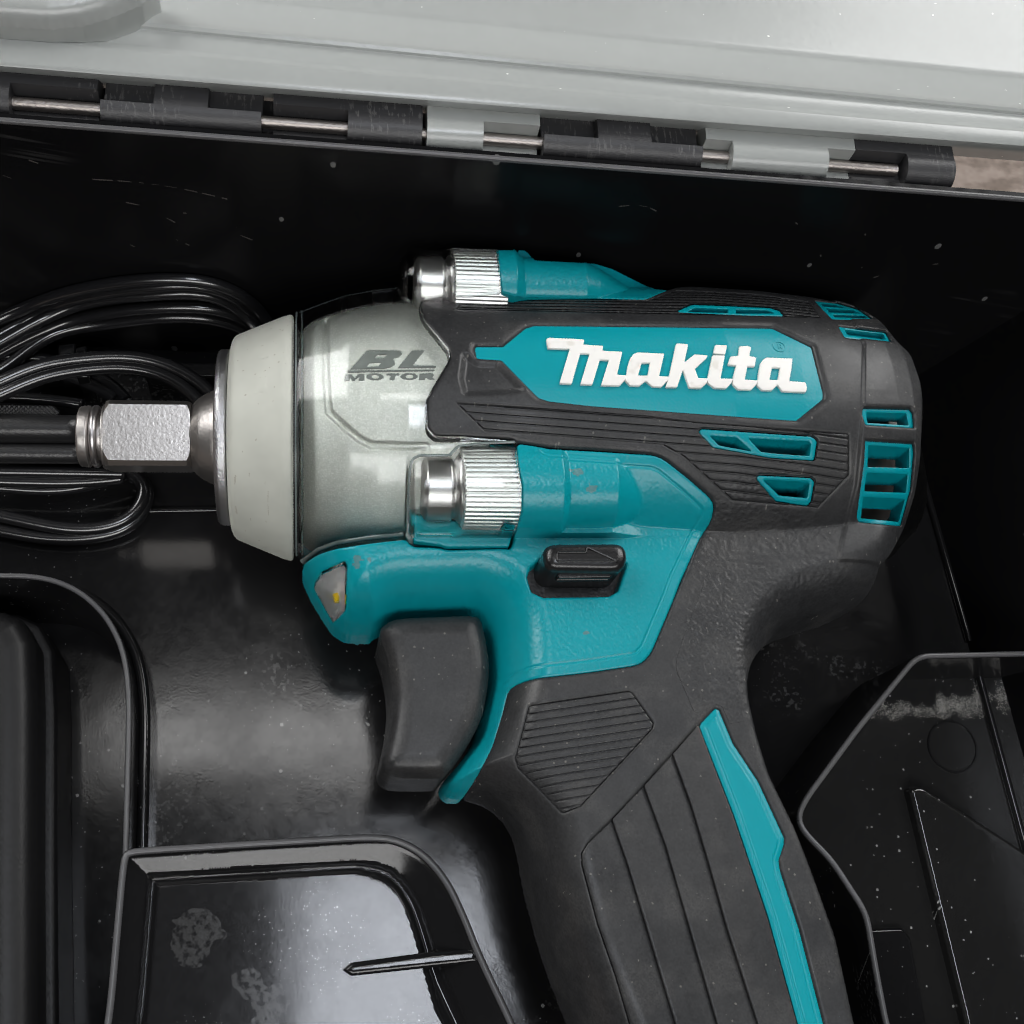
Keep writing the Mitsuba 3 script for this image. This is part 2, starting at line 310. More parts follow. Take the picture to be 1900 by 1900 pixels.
scene['pocket_gloss'] = bump(pr(mikit.proc(pocket_col), mikit.proc(gloss_rough), specular=1.0), gloss_bump, 0.00003, 2e-4)
scene['black_satin'] = bump(pr((.014, .014, .0145), 0.34), G25, 0.00004)
scene['cord_vinyl'] = bump(pr((.010, .010, .011), 0.20, specular=1.0), grain(900.0), 0.00001)
scene['charger_plastic'] = bump(pr((.008, .008, .0085), 0.42, specular=.3), G25, 0.00003)
scene['lens_reflector'] = {'type': 'twosided', 'bsdf': pr((.66, .68, .68), 0.14, metallic=.6, specular=.8)}
scene['black_button'] = bump(pr((.010, .010, .0105), 0.26), G25, 0.00002)
def hinge_col(p, n, uv):
    s = smoothstep(.60, .74, fbm(p.x * 3600, p.y * 700, p.z * 700, octaves=3)) * smoothstep(.42, .62, fbm(p.x * 110, p.y * 110, p.z * 110, octaves=3))
    return mix((.030, .030, .032), (.30, .29, .28), s * .2)
scene['hinge_plastic'] = bump(pr(mikit.proc(hinge_col), 0.42), grain(2600.0), 0.00004)
def lid_col(p, n, uv):
    k = fbm(p.x * 60, p.y * 60, p.z * 60, octaves=4); s = speck(p, 700, .993, 5)
    return mix(mix((.295, .31, .30), (.335, .35, .34), k), (.75, .75, .73), s * .7)
scene['lid_plastic'] = bump(pr(mikit.proc(lid_col), 0.22), grain(1800.0), 0.00002)
def carpet_col(p, n, uv):
    k = fbm(p.x * 120, p.y * 260, octaves=4); j = noise(p.x * 900, p.y * 900)
    return mix((.16, .13, .11), (.30, .25, .22), smoothstep(.35, .7, k) * .7 + j * .3)
scene['carpet'] = {'type': 'twosided', 'bsdf': {'type': 'diffuse', 'reflectance': mikit.proc(carpet_col)}}

# ================================================================ the wrench: its axis and its height field
YA = P1(490, 813, Z0)[1]
def AX(p):
    """(x, radius) where the ray of a pixel grazes a body of revolution about the axis"""
    d = rays(p); o = EYE - np.array([0, YA, Z0])
    n = np.cross(d, [1.0, 0, 0]); r = np.abs((n * o).sum(1)) / np.linalg.norm(n, axis=1)
    dy, dz = d[:, 1], d[:, 2]
    t = -(o[1] * dy + o[2] * dz) / (dy * dy + dz * dz)
    return np.stack([EYE[0] + t * d[:, 0], r], 1)
SIL = [(545, 584), (600, 562), (640, 548), (700, 540), (780, 541), (900, 541), (1100, 536), (1288, 531), (1408, 539), (1507, 551), (1565, 562), (1596, 574), (1634, 598), (1658, 628), (1682, 652), (1697, 683), (1707, 715), (1711, 760)]
RX = AX(SIL); XEND = RX[-1, 0]
def Rm(x): return np.interp(x, RX[:, 0], RX[:, 1])
def smax(a, b, k): return 0.5 * (a + b + np.sqrt((a - b) ** 2 + k * k))
def smin(a, b, k): return -smax(-a, -b, k)
def cyl(x, y, r, yc=None): return np.sqrt(np.maximum(r * r - (y - (YA if yc is None else yc)) ** 2, 0))

HAND = [(559, 1049), (577, 1097), (616, 1160), (640, 1176), (690, 1182), (725, 1160), (868, 1153), (890, 1164), (902, 1200), (904, 1274), (878, 1380), (823, 1450), (819, 1465), (832, 1482), (860, 1482), (889, 1487), (915, 1502), (941, 1528), (956, 1557), (963, 1587), (974, 1649), (996, 1734), (1018, 1804), (1055, 1900), (1140, 2120), (1650, 2120), (1586, 1900), (1551, 1739), (1503, 1606), (1475, 1535), (1427, 1436), (1404, 1360), (1389, 1294), (1387, 1261), (1394, 1230), (1413, 1201), (1446, 1182), (1532, 1156), (1579, 1133), (1607, 1109), (1626, 1076), (1634, 1046), (1647, 1036), (1650, 930), (1640, 850), (900, 850), (600, 900), (557, 1000)]
GH = rnd(Polygon(P(dens(roundc(HAND, 16)), Z0)[:, :2]), 0.6)
HB = np.vstack(ring_pts(GH, 0.1)); HT = cKDTree(HB)
def inflate(x, y, top, r):
    d, _ = HT.query(np.c_[x, y]); q = np.clip(1 - np.where(contains_xy(GH, x, y), d, 0) / r, 0, 1)
    return top * np.sqrt(np.maximum(1 - q * q, 0))
# the two front bolts' line
ZB = Z0 + 20
YB = P1(900, 908, ZB)[1]; YB2 = P1(900, 533, ZB)[1]
XB = lambda px: P1(px, 905, ZB)[0]
def base(x, y):
    a = cyl(x, y, Rm(x)) * (x < XEND)
    b = inflate(x, y, 18.0, 9.0)
    return Z0 + smax(a, b, 3.5) - 0.5 * 3.5 * np.exp(-np.abs(a - b) / 3.5)
def gridded(f, res=0.25):
    """the height field sampled once, then read off by interpolation"""
    from scipy.interpolate import RegularGridInterpolator
    xs, ys = np.arange(-60, 90, res), np.arange(-125, 60, res)
    g = np.meshgrid(xs, ys, indexing='ij'); z = f(g[0].ravel(), g[1].ravel()).reshape(g[0].shape)
    it = RegularGridInterpolator((xs, ys), z, bounds_error=False, fill_value=Z0)
    return lambda x, y: it(np.stack([np.asarray(x), np.asarray(y)], -1))
H0 = gridded(base)
def above(h, o): return lambda x, y: h(x, y) + o
PX = lambda g: g

# ---------------- rubber overmould
RUB = [(786, 549), (821, 544), (884, 540), (916, 541), (944, 550), (976, 555), (1200, 555), (1216, 546), (1240, 537), (1257, 532), (1288, 531), (1408, 539), (1507, 551), (1565, 562), (1596, 574), (1634, 598), (1658, 628), (1668, 640), (1682, 652), (1692, 666), (1697, 683), (1707, 710), (1711, 740), (1710, 772), (1708, 823), (1706, 858), (1697, 916), (1678, 977), (1661, 1012), (1647, 1036), (1634, 1046), (1626, 1076), (1607, 1109), (1579, 1133), (1532, 1156), (1446, 1182), (1413, 1201), (1394, 1230), (1387, 1261), (1389, 1294), (1404, 1360), (1427, 1436), (1475, 1535), (1503, 1606), (1551, 1739), (1586, 1900), (1650, 2120), (1140, 2120), (1055, 1900), (1018, 1804), (996, 1734), (974, 1649), (963, 1587), (956, 1557), (941, 1528), (915, 1502), (889, 1489), (861, 1482),
       (864, 1474), (889, 1436), (915, 1384), (934, 1322), (939, 1300), (945, 1279), (963, 1268), (993, 1259), (1092, 1248), (1180, 1235), (1195, 1228), (1210, 1211), (1252, 1111), (1297, 1000), (1305, 991), (1322, 964), (1327, 936), (1319, 921), (1278, 885), (1232, 849), (1213, 842), (1100, 833), (1020, 829), (958, 820), (950, 814), (846, 810), (807, 810), (795, 798), (791, 790), (790, 746), (793, 735), (832, 670), (834, 662), (832, 648), (789, 596), (782, 585), (778, 561)]
LOGO = [(883, 645), (884, 641), (935, 641), (976, 607), (992, 602), (1197, 604), (1435, 607), (1507, 642), (1529, 728), (1528, 738), (1480, 777), (1459, 776), (1100, 750), (1020, 741), (1001, 735), (982, 716), (932, 665), (886, 662)]
T2 = [(958, 822), (1020, 831), (1100, 835), (1213, 842), (1232, 849), (1278, 885), (1319, 921), (1327, 936), (1322, 964), (1305, 991), (1264, 1078), (1252, 1111), (1210, 1211), (1195, 1228), (1180, 1235), (1092, 1248), (993, 1259), (963, 1268), (945, 1279), (939, 1300), (934, 1322), (915, 1384), (889, 1436), (864, 1474), (858, 1482), (830, 1482), (819, 1463), (823, 1450), (853, 1417), (878, 1380), (897, 1322), (904, 1274), (902, 1200), (890, 1164), (883, 1153), (868, 1151), (817, 1153), (725, 1156), (692, 1171), (690, 1178), (640, 1176), (616, 1160), (577, 1097), (559, 1057), (561, 1049), (588, 1029), (622, 1018), (677, 1009), (754, 1000), (765, 1014), (817, 1016), (828, 1020), (938, 1017), (947, 1020), (957, 992), (968, 948), (969, 904), (963, 872), (958, 850)]
VENTS = [[(1256, 577), (1286, 564), (1428, 570), (1446, 575), (1454, 584), (1400, 583)],
         [(1298, 798), (1305, 796), (1507, 810), (1516, 817), (1511, 851), (1432, 846), (1326, 827)],
         [(1403, 882), (1504, 887), (1511, 892), (1505, 928), (1499, 934), (1442, 926)],
         [(1601, 757), (1688, 759), (1694, 767), (1696, 795), (1605, 789), (1600, 772)],
         [(1605, 817), (1694, 823), (1696, 841), (1690, 909), (1671, 977), (1593, 969), (1589, 960), (1603, 858)],
         [(1512, 557), (1555, 562), (1593, 573), (1621, 593), (1545, 591)],
         [(1557, 605), (1644, 616), (1654, 635), (1569, 625)]]
# relief of the rubber
RIB1 = poly_on([(850, 748), (1000, 758), (1200, 772), (1290, 784), (1574, 806), (1574, 880), (1532, 924), (1517, 940), (1360, 926), (1270, 845), (1228, 822), (1100, 812), (960, 800), (900, 797)], H0)
RIB2 = poly_on([(875, 545), (940, 553), (1200, 558), (1257, 538), (1400, 545), (1500, 560), (1522, 588), (1240, 581), (848, 573)], H0)
CHEV = poly_on(zoom([(905, 298), (1400, 225), (1420, 235), (1525, 385), (1520, 410), (1160, 800), (1070, 835), (850, 610), (835, 560)], 650, 1200, 2.714), H0, .3)
PANEL = [(1298, 1343)] + zoom([(1625, 540), (1480, 700), (1320, 870), (1200, 990), (1168, 1040), (1170, 1100), (1250, 1400), (1340, 1660), (1410, 1900)], 650, 1200, 2.714) + [(1240, 2110), (1570, 2110), (1482, 1900), (1427, 1701), (1363, 1512)]
GPAN = poly_on(PANEL, H0, .2)
LINES = [zoom([(1320, 870), (1400, 1100), (1520, 1500), (1640, 1900)], 650, 1200, 2.714) + [(1330, 2120)],
         zoom([(1480, 700), (1590, 1000), (1720, 1450), (1850, 1900)], 650, 1200, 2.714) + [(1410, 2120)],
         zoom([(1625, 540), (1720, 800), (1810, 1100), (1900, 1420)], 650, 1200, 2.714) + [(1407, 1900), (1490, 2120)]]
LXY = []
for l in LINES:
    q = on(dens(l, 8, False), H0); LXY.append(q[np.argsort(q[:, 1])])
STEPX = on(dens([(1600, 640), (1598, 760), (1585, 900), (1560, 1000), (1552, 1040)], 6, False), H0); STEPX = STEPX[np.argsort(STEPX[:, 1])]
LG = poly_on(LOGO, H0, .4)
NOSEG = poly_on([(890, 612), (965, 612), (930, 640), (880, 640), (872, 655), (890, 666), (925, 666), (985, 728), (900, 735), (858, 735), (850, 700), (858, 640)], H0, 1.0)
def ribs(x, y, q0, q1, pitch, depth):
    d = q1 - q0; d = d / np.linalg.norm(d); u = ((x - q0[0]) * -d[1] + (y - q0[1]) * d[0]) / pitch
    w = np.abs(u - np.floor(u) - .5) * 2
    return -depth * np.clip((w - .45) / .25, 0, 1)
def pair(a, b): q = on([a, b], H0); return q[0], q[1]
A1, A2, A3 = pair((860, 750), (1500, 803)), pair((900, 566), (1400, 578)), pair(zoom([(905, 300)], 650, 1200, 2.714)[0], zoom([(1400, 225)], 650, 1200, 2.714)[0])
VG = [poly_on(v, H0, .25) for v in VENTS]
def rub_raw(x, y):
    z = H0(x, y)
    sx = np.interp(y, STEPX[:, 1], STEPX[:, 0]); up = y > STEPX[0, 1]
    z = z + np.where(up, .55 * np.clip((x - sx) / .5, 0, 1), 0)
    for vg in VG[:3]:
        pass
    # dished round the badge
    lt = cKDTree(np.vstack(ring_pts(LG, .3))); d, _ = lt.query(np.c_[x, y])
    z = z - .5 * np.clip(1 - d / 1.6, 0, 1) ** 2
    nt = contains_xy(NOSEG, x, y); d2, _ = cKDTree(np.vstack(ring_pts(NOSEG, .3))).query(np.c_[x, y])
    return z - np.where(nt, .9 * np.clip(d2 / 1.3, 0, 1), 0)
GR = poly_on(roundc(RUB, 14), H0, .3)
ACC = [(1328, 1314), (1335, 1317), (1361, 1379), (1408, 1450), (1456, 1554), (1456, 1566), (1446, 1597), (1449, 1616), (1484, 1725), (1529, 1900), (1592, 2110), (1540, 2110), (1482, 1900), (1427, 1701), (1363, 1512), (1299, 1348), (1302, 1341)]
GA = poly_on(ACC, H0, .25)
GR0 = GR
for h in [LG, *VG, GA]: GR = GR.difference(h)
PEB = poly_on(roundc([(1314, 1062), (1337, 1043), (1390, 1047), (1530, 1066), (1615, 1080), (1602, 1106), (1530, 1149), (1444, 1176), (1406, 1198), (1388, 1230), (1381, 1262), (1383, 1294), (1392, 1335), (1350, 1345), (1335, 1310), (1322, 1310), (1290, 1327), (1252, 1237), (1262, 1199)], 14), H0)
for h in (RIB1, RIB2, CHEV, GPAN): GR = GR.difference(h)
GR = fix(GR)
W = 'impact_wrench'
labels[W] = {'label': 'teal and black cordless impact wrench lying on its side in the open case', 'category': 'impact wrench'}
put(W + '__rubber_overmold', plate(GR, rub_raw, step=.28, bevel=.55, skirt=2.2), 'rubber', label='charcoal rubber cover with ribbed grip zones')

HR = gridded(rub_raw, .2)
def leather(x, y, f, amp, seed=0):
    return amp * (meshkit.noise(np.stack([np.asarray(x) * f, np.asarray(y) * f, np.asarray(x) * 0 + seed], -1), seed) - .5) * 2
PEB = fix(PEB.intersection(GR0.buffer(-.6)).difference(GA.buffer(.7)).difference(GPAN.buffer(.6)))
def pebh(x, y): return HR(x, y) + .13 + leather(x, y, 2.5, .030, 3)
put(W + '__rubber_overmold__pebbled_grip', plate(PEB, pebh, step=.16, bevel=0, skirt=.3), 'rubber')
def strips(g, ab, pitch, fill, base_drop, top, cut=()):
    for c in cut: g = g.difference(c)
    a, b = ab; d = (b - a) / np.linalg.norm(b - a); nn = np.array([-d[1], d[0]])
    for q in getattr(g, 'geoms', [g]):
        if q.area > 2: put(W + '__rubber_overmold__rib_bed', plate(fix(q.buffer(.03)), above(HR, -base_drop), step=.6, bevel=0, skirt=1, edge=.3), 'rubber')
    us = (np.array(g.convex_hull.exterior.coords) - a) @ nn
    for k in range(int(np.floor(us.min() / pitch)), int(np.ceil(us.max() / pitch))):
        u0 = (k + (1 - fill) / 2) * pitch; u1 = u0 + fill * pitch
        bar = Polygon([a - d * 90 + nn * u0, a + d * 160 + nn * u0, a + d * 160 + nn * u1, a - d * 90 + nn * u1]).intersection(g.buffer(-.05))
        for q in getattr(bar, 'geoms', [bar]):
            if q.geom_type == 'Polygon' and q.area > .5: put(W + '__rubber_overmold__rib', plate(q, above(HR, top), step=.5, bevel=.16, skirt=base_drop + .1, edge=.25), 'rubber')
cuts = [v.buffer(.35) for v in VG]
strips(RIB1, A1, 1.32, .74, .48, .02, cuts); strips(RIB2, A2, 1.0, .7, .35, .0, cuts); strips(CHEV, A3, 1.36, .76, .48, .02)
big = GPAN.bounds
xl = [np.c_[np.interp(np.linspace(big[1] - 5, big[3] + 5, 120), l[:, 1], l[:, 0]), np.linspace(big[1] - 5, big[3] + 5, 120)] for l in LXY]
def stripH(lf, rt):
    def h(x, y):
        a = np.interp(y, lf[:, 1], lf[:, 0]); b = np.interp(y, rt[:, 1], rt[:, 0]); t = np.clip((x - a) / np.maximum(b - a, .5), 0, 1.3)
        return HR(x, y) + .18 - .75 * t
    return h
left = np.c_[np.full(120, big[0] - 1), xl[0][:, 1]]; right = np.c_[xl[2][:, 0] + 8, xl[2][:, 1]]
for lf, rt in zip([left, *xl], [*xl, right]):
    band_ = Polygon(np.vstack([lf, rt[::-1]])).buffer(0).intersection(GPAN.difference(GA.buffer(.02)))
    for q in getattr(band_, 'geoms', [band_]):
        if q.geom_type == 'Polygon' and q.area > 3: put(W + '__rubber_overmold__grip_strip', plate(fix(q.buffer(-.01)), stripH(np.c_[rt[:, 0] - 9, rt[:, 1]] if lf is left else lf, rt), step=.4, bevel=.18, skirt=1.6), 'rubber')
# ---------------- inner shell under it (teal), with the vent pockets cut through
openings = []
def add_vent(i, cells, deep=6.0):
    """a moulded teal frame with open cells"""
    fr = fix(VG[i].buffer(.12)); holes = [poly_on(c, above(H0, -.3), .12) for c in cells]
    for h in holes: fr = fr.difference(h.buffer(0))
    openings.extend(holes)
    put(W + '__air_vent', plate(fix(fr), above(H0, -.35), step=.4, bevel=.2, skirt=deep), 'teal_smooth')
add_vent(0, [[(1290, 570), (1352, 573), (1352, 580), (1275, 578)], [(1366, 573), (1425, 575), (1440, 581), (1366, 581)]], 2.5)
add_vent(1, [[(1316, 807), (1368, 811), (1398, 838), (1334, 826)], [(1388, 812), (1502, 818), (1506, 823), (1503, 846), (1436, 841), (1412, 838)]], 6)
add_vent(2, [[(1415, 889), (1500, 893), (1503, 897), (1499, 924), (1446, 919)]], 6)
add_vent(3, [[(1608, 764), (1682, 766), (1687, 789), (1610, 784)]], 4)
add_vent(4, [[(1612, 825), (1688, 830), (1688, 868), (1610, 866)], [(1609, 876), (1685, 879), (1682, 914), (1604, 911)], [(1602, 921), (1680, 925), (1668, 968), (1598, 961)]], 6)
add_vent(5, [[(1523, 562), (1552, 565), (1570, 571), (1528, 568)], [(1533, 571), (1585, 575), (1598, 581), (1540, 579)], [(1545, 583), (1605, 585), (1612, 590), (1550, 588)]], 3)
add_vent(6, [[(1567, 610), (1640, 619), (1645, 630), (1573, 621)]], 4)
GS = fix(GR0.buffer(-.6))
for k, h in enumerate(VG):
    if k not in (0, 5, 6): GS = GS.difference(h.buffer(-.05))
put(W + '__inner_shell', plate(fix(GS), above(H0, -2.0), step=.7, bevel=0, skirt=3), 'teal_smooth')
# dark motor core, and the far and lower halves of the body
core = [(x, max(r - 8.0, 2)) for x, r in RX if x > P1(800, 800, Z0)[0]]
core = [(core[0][0], 0.01)] + core; core[-1] = (core[-1][0] - 6, core[-1][1]); core.append((core[-1][0], .01))
core = [(min(x, XEND - 6), r) for x, r in core]
put(W + '__motor_core', revolve(core), 'stator_steel')
xr0 = P1(800, 800, Z0)[0]
prof = np.array([(x, Rm(x) - .15) for x in np.linspace(xr0, XEND - .02, 90)] + [(XEND, 3.0), (XEND, .01)])
put(W + '__rear_shell', revolve(prof, np.radians(88), np.radians(300), 120), 'rubber')
LOW = fix(GH.buffer(-.25))
lo = plate(LOW, lambda x, y: inflate(x, y, 18.0, 9.0), step=1.0, bevel=0, skirt=0)
lo.vertices[:, 2] = Z0 + .3 - lo.vertices[:, 2]; lo.faces = lo.faces[:, ::-1]
cutx = P1(905, 1300, Z0)[0]
lf = lo.triangles_center[:, 0] < cutx
for k, m, b in (('__lower_housing', lf & (lo.triangles_center[:, 1] > P1(700, 1210, Z0)[1]), 'teal'), ('__lower_grip', ~(lf & (lo.triangles_center[:, 1] > P1(700, 1210, Z0)[1])), 'rubber')):
    q = trimesh.Trimesh(lo.vertices, lo.faces[m], process=False); q.remove_unreferenced_vertices(); put(W + k, q, b)

# ---------------- teal side housing with the bolt boss
G2h = H0
def boss(x, y, yb, px0, px1, px2, px3, r1, r2):
    a, b, c, d = (XB(p) for p in (px0, px1, px2, px3))
    r = np.interp(x, [a, b, b + 1.2, c, d], [r1, r1, r2, r2 * .97, .5])
    return np.where((x > a - 3) & (x < d), ZB + cyl(x, y, r, yb), 0) - np.interp(x, [c, d], [0, 7.0])
def t2raw(x, y):
    z = H0(x, y); b = boss(x, y, YB, 955, 1030, 1130, 1290, 8.6, 7.4)
    ok = (np.abs(y - YB) < 8.6)
    return np.where(ok, smax(z, b, .8), z)
H2 = gridded(t2raw, .2)
SLOT = [(978, 1072), (984, 1052), (1006, 1036), (1148, 1032), (1164, 1046), (1146, 1098), (1130, 1107), (1008, 1109), (986, 1099)]
G2 = poly_on(roundc(T2, 12), above(H2, .1), .25)
LEDP = [(581, 1086), (599, 1060), (640, 1042), (644, 1049), (642, 1130), (629, 1145), (618, 1153)]
GSL = poly_on(SLOT, H2, .6)
GL = poly_on(LEDP, H2, .3)
G2full = G2
G2 = fix(G2.difference(GSL).difference(GL.buffer(.05)))
def t2h(x, y):
    z = H2(x, y); d, _ = cKDTree(resample(np.array(B2g.coords), 1500)).query(np.c_[x, y])
    return z + leather(x, y, 2.5, .021) * np.clip((d - 2.3) / .8, .25, 1) + .12 - .40 * np.clip(1 - d / 2.1, 0, 1) - .22 * np.exp(-((d - 2.15) / .2) ** 2)
B2g = LineString(on(dens([(1020, 830), (1100, 834), (1213, 842), (1232, 849), (1278, 885), (1319, 921), (1327, 936), (1322, 964), (1305, 991), (1264, 1078), (1252, 1111), (1210, 1211), (1195, 1228), (1180, 1235), (1092, 1248), (993, 1259), (963, 1268), (945, 1279), (939, 1300), (934, 1322), (915, 1384), (889, 1436), (864, 1474)], 6, False), H0))
put(W + '__housing', plate(G2, t2h, step=.17, bevel=.45, skirt=7, lines=[B2g.buffer(o).exterior for o in (1.75, 2.0, 2.15, 2.3, 2.55)]), 'teal', label='teal housing over trigger and bolt')
# ---------------- upper boss (teal)
T3 = [(922, 463), (973, 463), (980, 468), (992, 482), (1105, 488), (1137, 498), (1197, 528), (1216, 536), (1240, 538), (1203, 553), (1197, 555), (957, 549), (932, 542), (926, 503)]
def t3raw(x, y):
    r = np.interp(x, [XB(915), XB(972), XB(990), XB(1110), XB(1140), XB(1245)], [7.6, 7.6, 5.9, 5.5, 4.9, .8])
    return np.maximum(ZB + cyl(x, y, r, YB2) - np.interp(x, [XB(1110), XB(1245)], [0, 4]), H0(x, y))
H3 = gridded(t3raw, .2)
G3 = poly_on(T3, H3, .3)
put(W + '__top_boss', plate(G3, lambda x, y: H3(x, y) - .05 + leather(x, y, 2.5, .021), step=.17, bevel=.3, skirt=8), 'teal')
# ---------------- badge plate and lettering
HL = above(H0, -.75)
put(W + '__badge', plate(fix(LG.buffer(.05)), HL, step=.35, bevel=0, skirt=.5), 'teal_smooth', label='smooth teal badge plate with raised white lettering')
ZA, ZBz = (1000, 600, 6.786), (1240, 600, 6.786)
LET = [([(95, 200), (105, 186), (130, 178), (560, 198), (572, 212), (560, 264), (810, 280), (803, 342), (1052, 355), (985, 645), (1103, 650), (1088, 705), (1020, 780), (785, 775), (885, 458), (770, 450), (675, 768), (525, 762), (640, 378), (522, 372), (415, 757), (262, 750), (390, 316), (115, 310)], None, ZA),
       ([(1103, 645), (1120, 540), (1150, 440), (1190, 385), (1240, 363), (1580, 378), (1515, 662), (1645, 668), (1620, 720), (1545, 795), (1430, 790), (1345, 718), (1270, 782), (1150, 777), (1088, 712)], [(1295, 492), (1402, 490), (1375, 655), (1250, 655)], ZA),
       ([(100, 258), (120, 250), (245, 258), (250, 270), (203, 492), (330, 388), (495, 400), (490, 425), (335, 570), (380, 685), (507, 690), (490, 745), (415, 810), (268, 805), (186, 580), (115, 797), (-32, 797), (12, 668), (60, 450)], None, ZBz),
       ([(560, 398), (715, 402), (660, 690), (822, 697), (800, 742), (735, 812), (580, 807), (500, 745), (500, 680)], None, ZBz),
       ([(595, 268), (742, 272), (720, 384), (570, 372)], None, ZBz),
       ([(900, 285), (1005, 280), (1045, 300), (1030, 360), (1025, 410), (1110, 425), (1090, 540), (1000, 535), (965, 705), (1137, 716), (1110, 770), (1045, 832), (880, 827), (812, 760), (825, 650), (860, 525), (755, 515), (785, 415), (885, 405)], None, ZBz),
       ([(1132, 715), (1140, 620), (1165, 500), (1195, 455), (1240, 428), (1565, 440), (1555, 560), (1525, 725), (1730, 740), (1750, 810), (1735, 862), (1440, 852), (1380, 768), (1310, 837), (1185, 837), (1122, 775)], [(1307, 553), (1412, 555), (1386, 710), (1275, 710)], ZBz)]
HLet = above(H0, -.05)
for o, hole, z in LET:
    g = poly_on(zoom(o, *z), HLet, .06)
    if hole: g = fix(g.difference(poly_on(zoom(hole, *z), HLet, .05)))
    put(W + '__badge__letter', plate(g, HLet, step=.5, bevel=.14, skirt=.85, edge=.2), 'white_ink')
cR = on([(1445.6, 643)], HL)[0]
ringg = Point(cR).buffer(1.25).difference(Point(cR).buffer(1.02))
put(W + '__badge__trademark_ring', plate(fix(ringg), above(HL, .16), step=.5, bevel=0, skirt=.3, edge=.15), 'teal_smooth')
tr = meshkit.text_mesh('R', 1.1, 0.2, bold=True); tr.apply_translation([cR[0] - .4, cR[1] - .55, 0]); tr.vertices[:, 2] += HL(tr.vertices[:, 0], tr.vertices[:, 1]) - .04
put(W + '__badge__trademark_letter', tr, 'teal_smooth', smooth=False)
# ---------------- accent strip on the grip
AT = cKDTree(np.vstack(ring_pts(GA, .2)))
def acch(x, y):
    d, _ = AT.query(np.c_[x, y]); return H0(x, y) - .05 - .3 * np.clip(1 - d / .9, 0, 1) - .16 * np.exp(-((d - 1.0) / .14) ** 2)
put(W + '__grip_accent', plate(fix(GA.buffer(-.04)), acch, step=.26, bevel=.1, skirt=1.5, lines=[l for o in (.7, .88, 1.0, 1.12, 1.3) for l in ([GA.buffer(-o).exterior] if GA.buffer(-o).geom_type == 'Polygon' else [g.exterior for g in GA.buffer(-o).geoms])]), 'teal_smooth', label='teal strip down the back of the grip')

# ---------------- gear case, clear cover, bumper ring, anvil
cov = [(545, 584), (553, 577), (600, 562), (640, 548), (690, 538), (740, 533), (850, 535), (1000, 540)]
CX = AX(cov)
def Rc(x): return np.interp(x, CX[:, 0], CX[:, 1])
xg0, xg1 = P1(556, 800, Z0)[0], P1(870, 800, Z0)[0]
gp = [(xg0, 8.0)] + [(x, Rc(x) - 3.2 + min(0, (x - xg0 - 3) * .5)) for x in np.linspace(xg0, xg1, 60)]
gm = revolve(sm(gp, .8), n=200)
Hc0 = lambda x, y: Z0 + cyl(x, y, Rc(x) - 3.2)
GVX = on(dens([(606, 596), (606, 700), (611, 765), (640, 792), (668, 816), (690, 826), (790, 829)], 2, False), Hc0)
GVT = cKDTree(np.c_[GVX, Hc0(GVX[:, 0], GVX[:, 1])])
gm = gm.subdivide().subdivide(); dd, _ = GVT.query(gm.vertices)
rv = gm.vertices - np.c_[gm.vertices[:, 0], np.full(len(gm.vertices), YA), np.full(len(gm.vertices), Z0)]; ln = np.linalg.norm(rv, axis=1, keepdims=True)
gm.vertices = gm.vertices - rv / np.maximum(ln, 1e-6) * (.75 * np.exp(-(dd / .62) ** 4))[:, None]
put(W + '__gear_case', gm, 'gear_metal', label='silver metal gear case seen through the clear cover')
Hg = lambda x, y: Z0 + cyl(x, y, Rc(x) - 3.2)
def bossc(x, y, yb, r):
    q = np.interp(x, [XB(754), XB(762), XB(778), XB(835), XB(852), XB(970)], [r - 3.2, r - 1.6, r - .9, r - .8, r, r + .1])
    return ZB + cyl(x, y, q, yb)
def covraw(x, y):
    z = Z0 + cyl(x, y, Rc(x)); m = (x > XB(754)) & (x < XB(975))
    b1 = np.where(m & (np.abs(y - YB) < 9.1), bossc(x, y, YB, 9.0), 0); b2 = np.where(m & (np.abs(y - YB2) < 8.1), bossc(x, y, YB2, 7.9), 0)
    z = np.where(b1 > 0, smax(z, b1, .7), z)
    return np.maximum(z, b2)
HC = gridded(covraw, .2)
COV = [(551, 590), (556, 577), (600, 562), (640, 548), (690, 538), (738, 531), (741, 490), (748, 470), (765, 463), (815, 466), (830, 461), (924, 463), (930, 541), (821, 547), (788, 552), (780, 562), (784, 586), (791, 598), (833, 648), (835, 663), (833, 670), (795, 735), (792, 746), (793, 790), (797, 798), (809, 809), (850, 809), (957, 818), (962, 872), (968, 904), (967, 948), (956, 992), (944, 1018), (828, 1020), (817, 1016), (765, 1014), (757, 1000), (677, 1009), (622, 1018), (588, 1029), (562, 1046), (553, 1030), (549, 800)]
GC = poly_on(COV, HC, .3)
GROOVE = on(dens([(608, 600), (607, 700), (612, 765), (640, 790), (668, 815), (690, 825), (785, 828)], 3, False), HC); GT = cKDTree(GROOVE)
def covh(x, y):
    d, _ = GT.query(np.c_[x, y]); return HC(x, y) - .55 * np.exp(-(d / .75) ** 2)
put(W + '__clear_cover', shell(GC, above(HC, 0), 1.1, step=.3), 'clear_plastic', label='clear plastic cover over gear case and bolts')
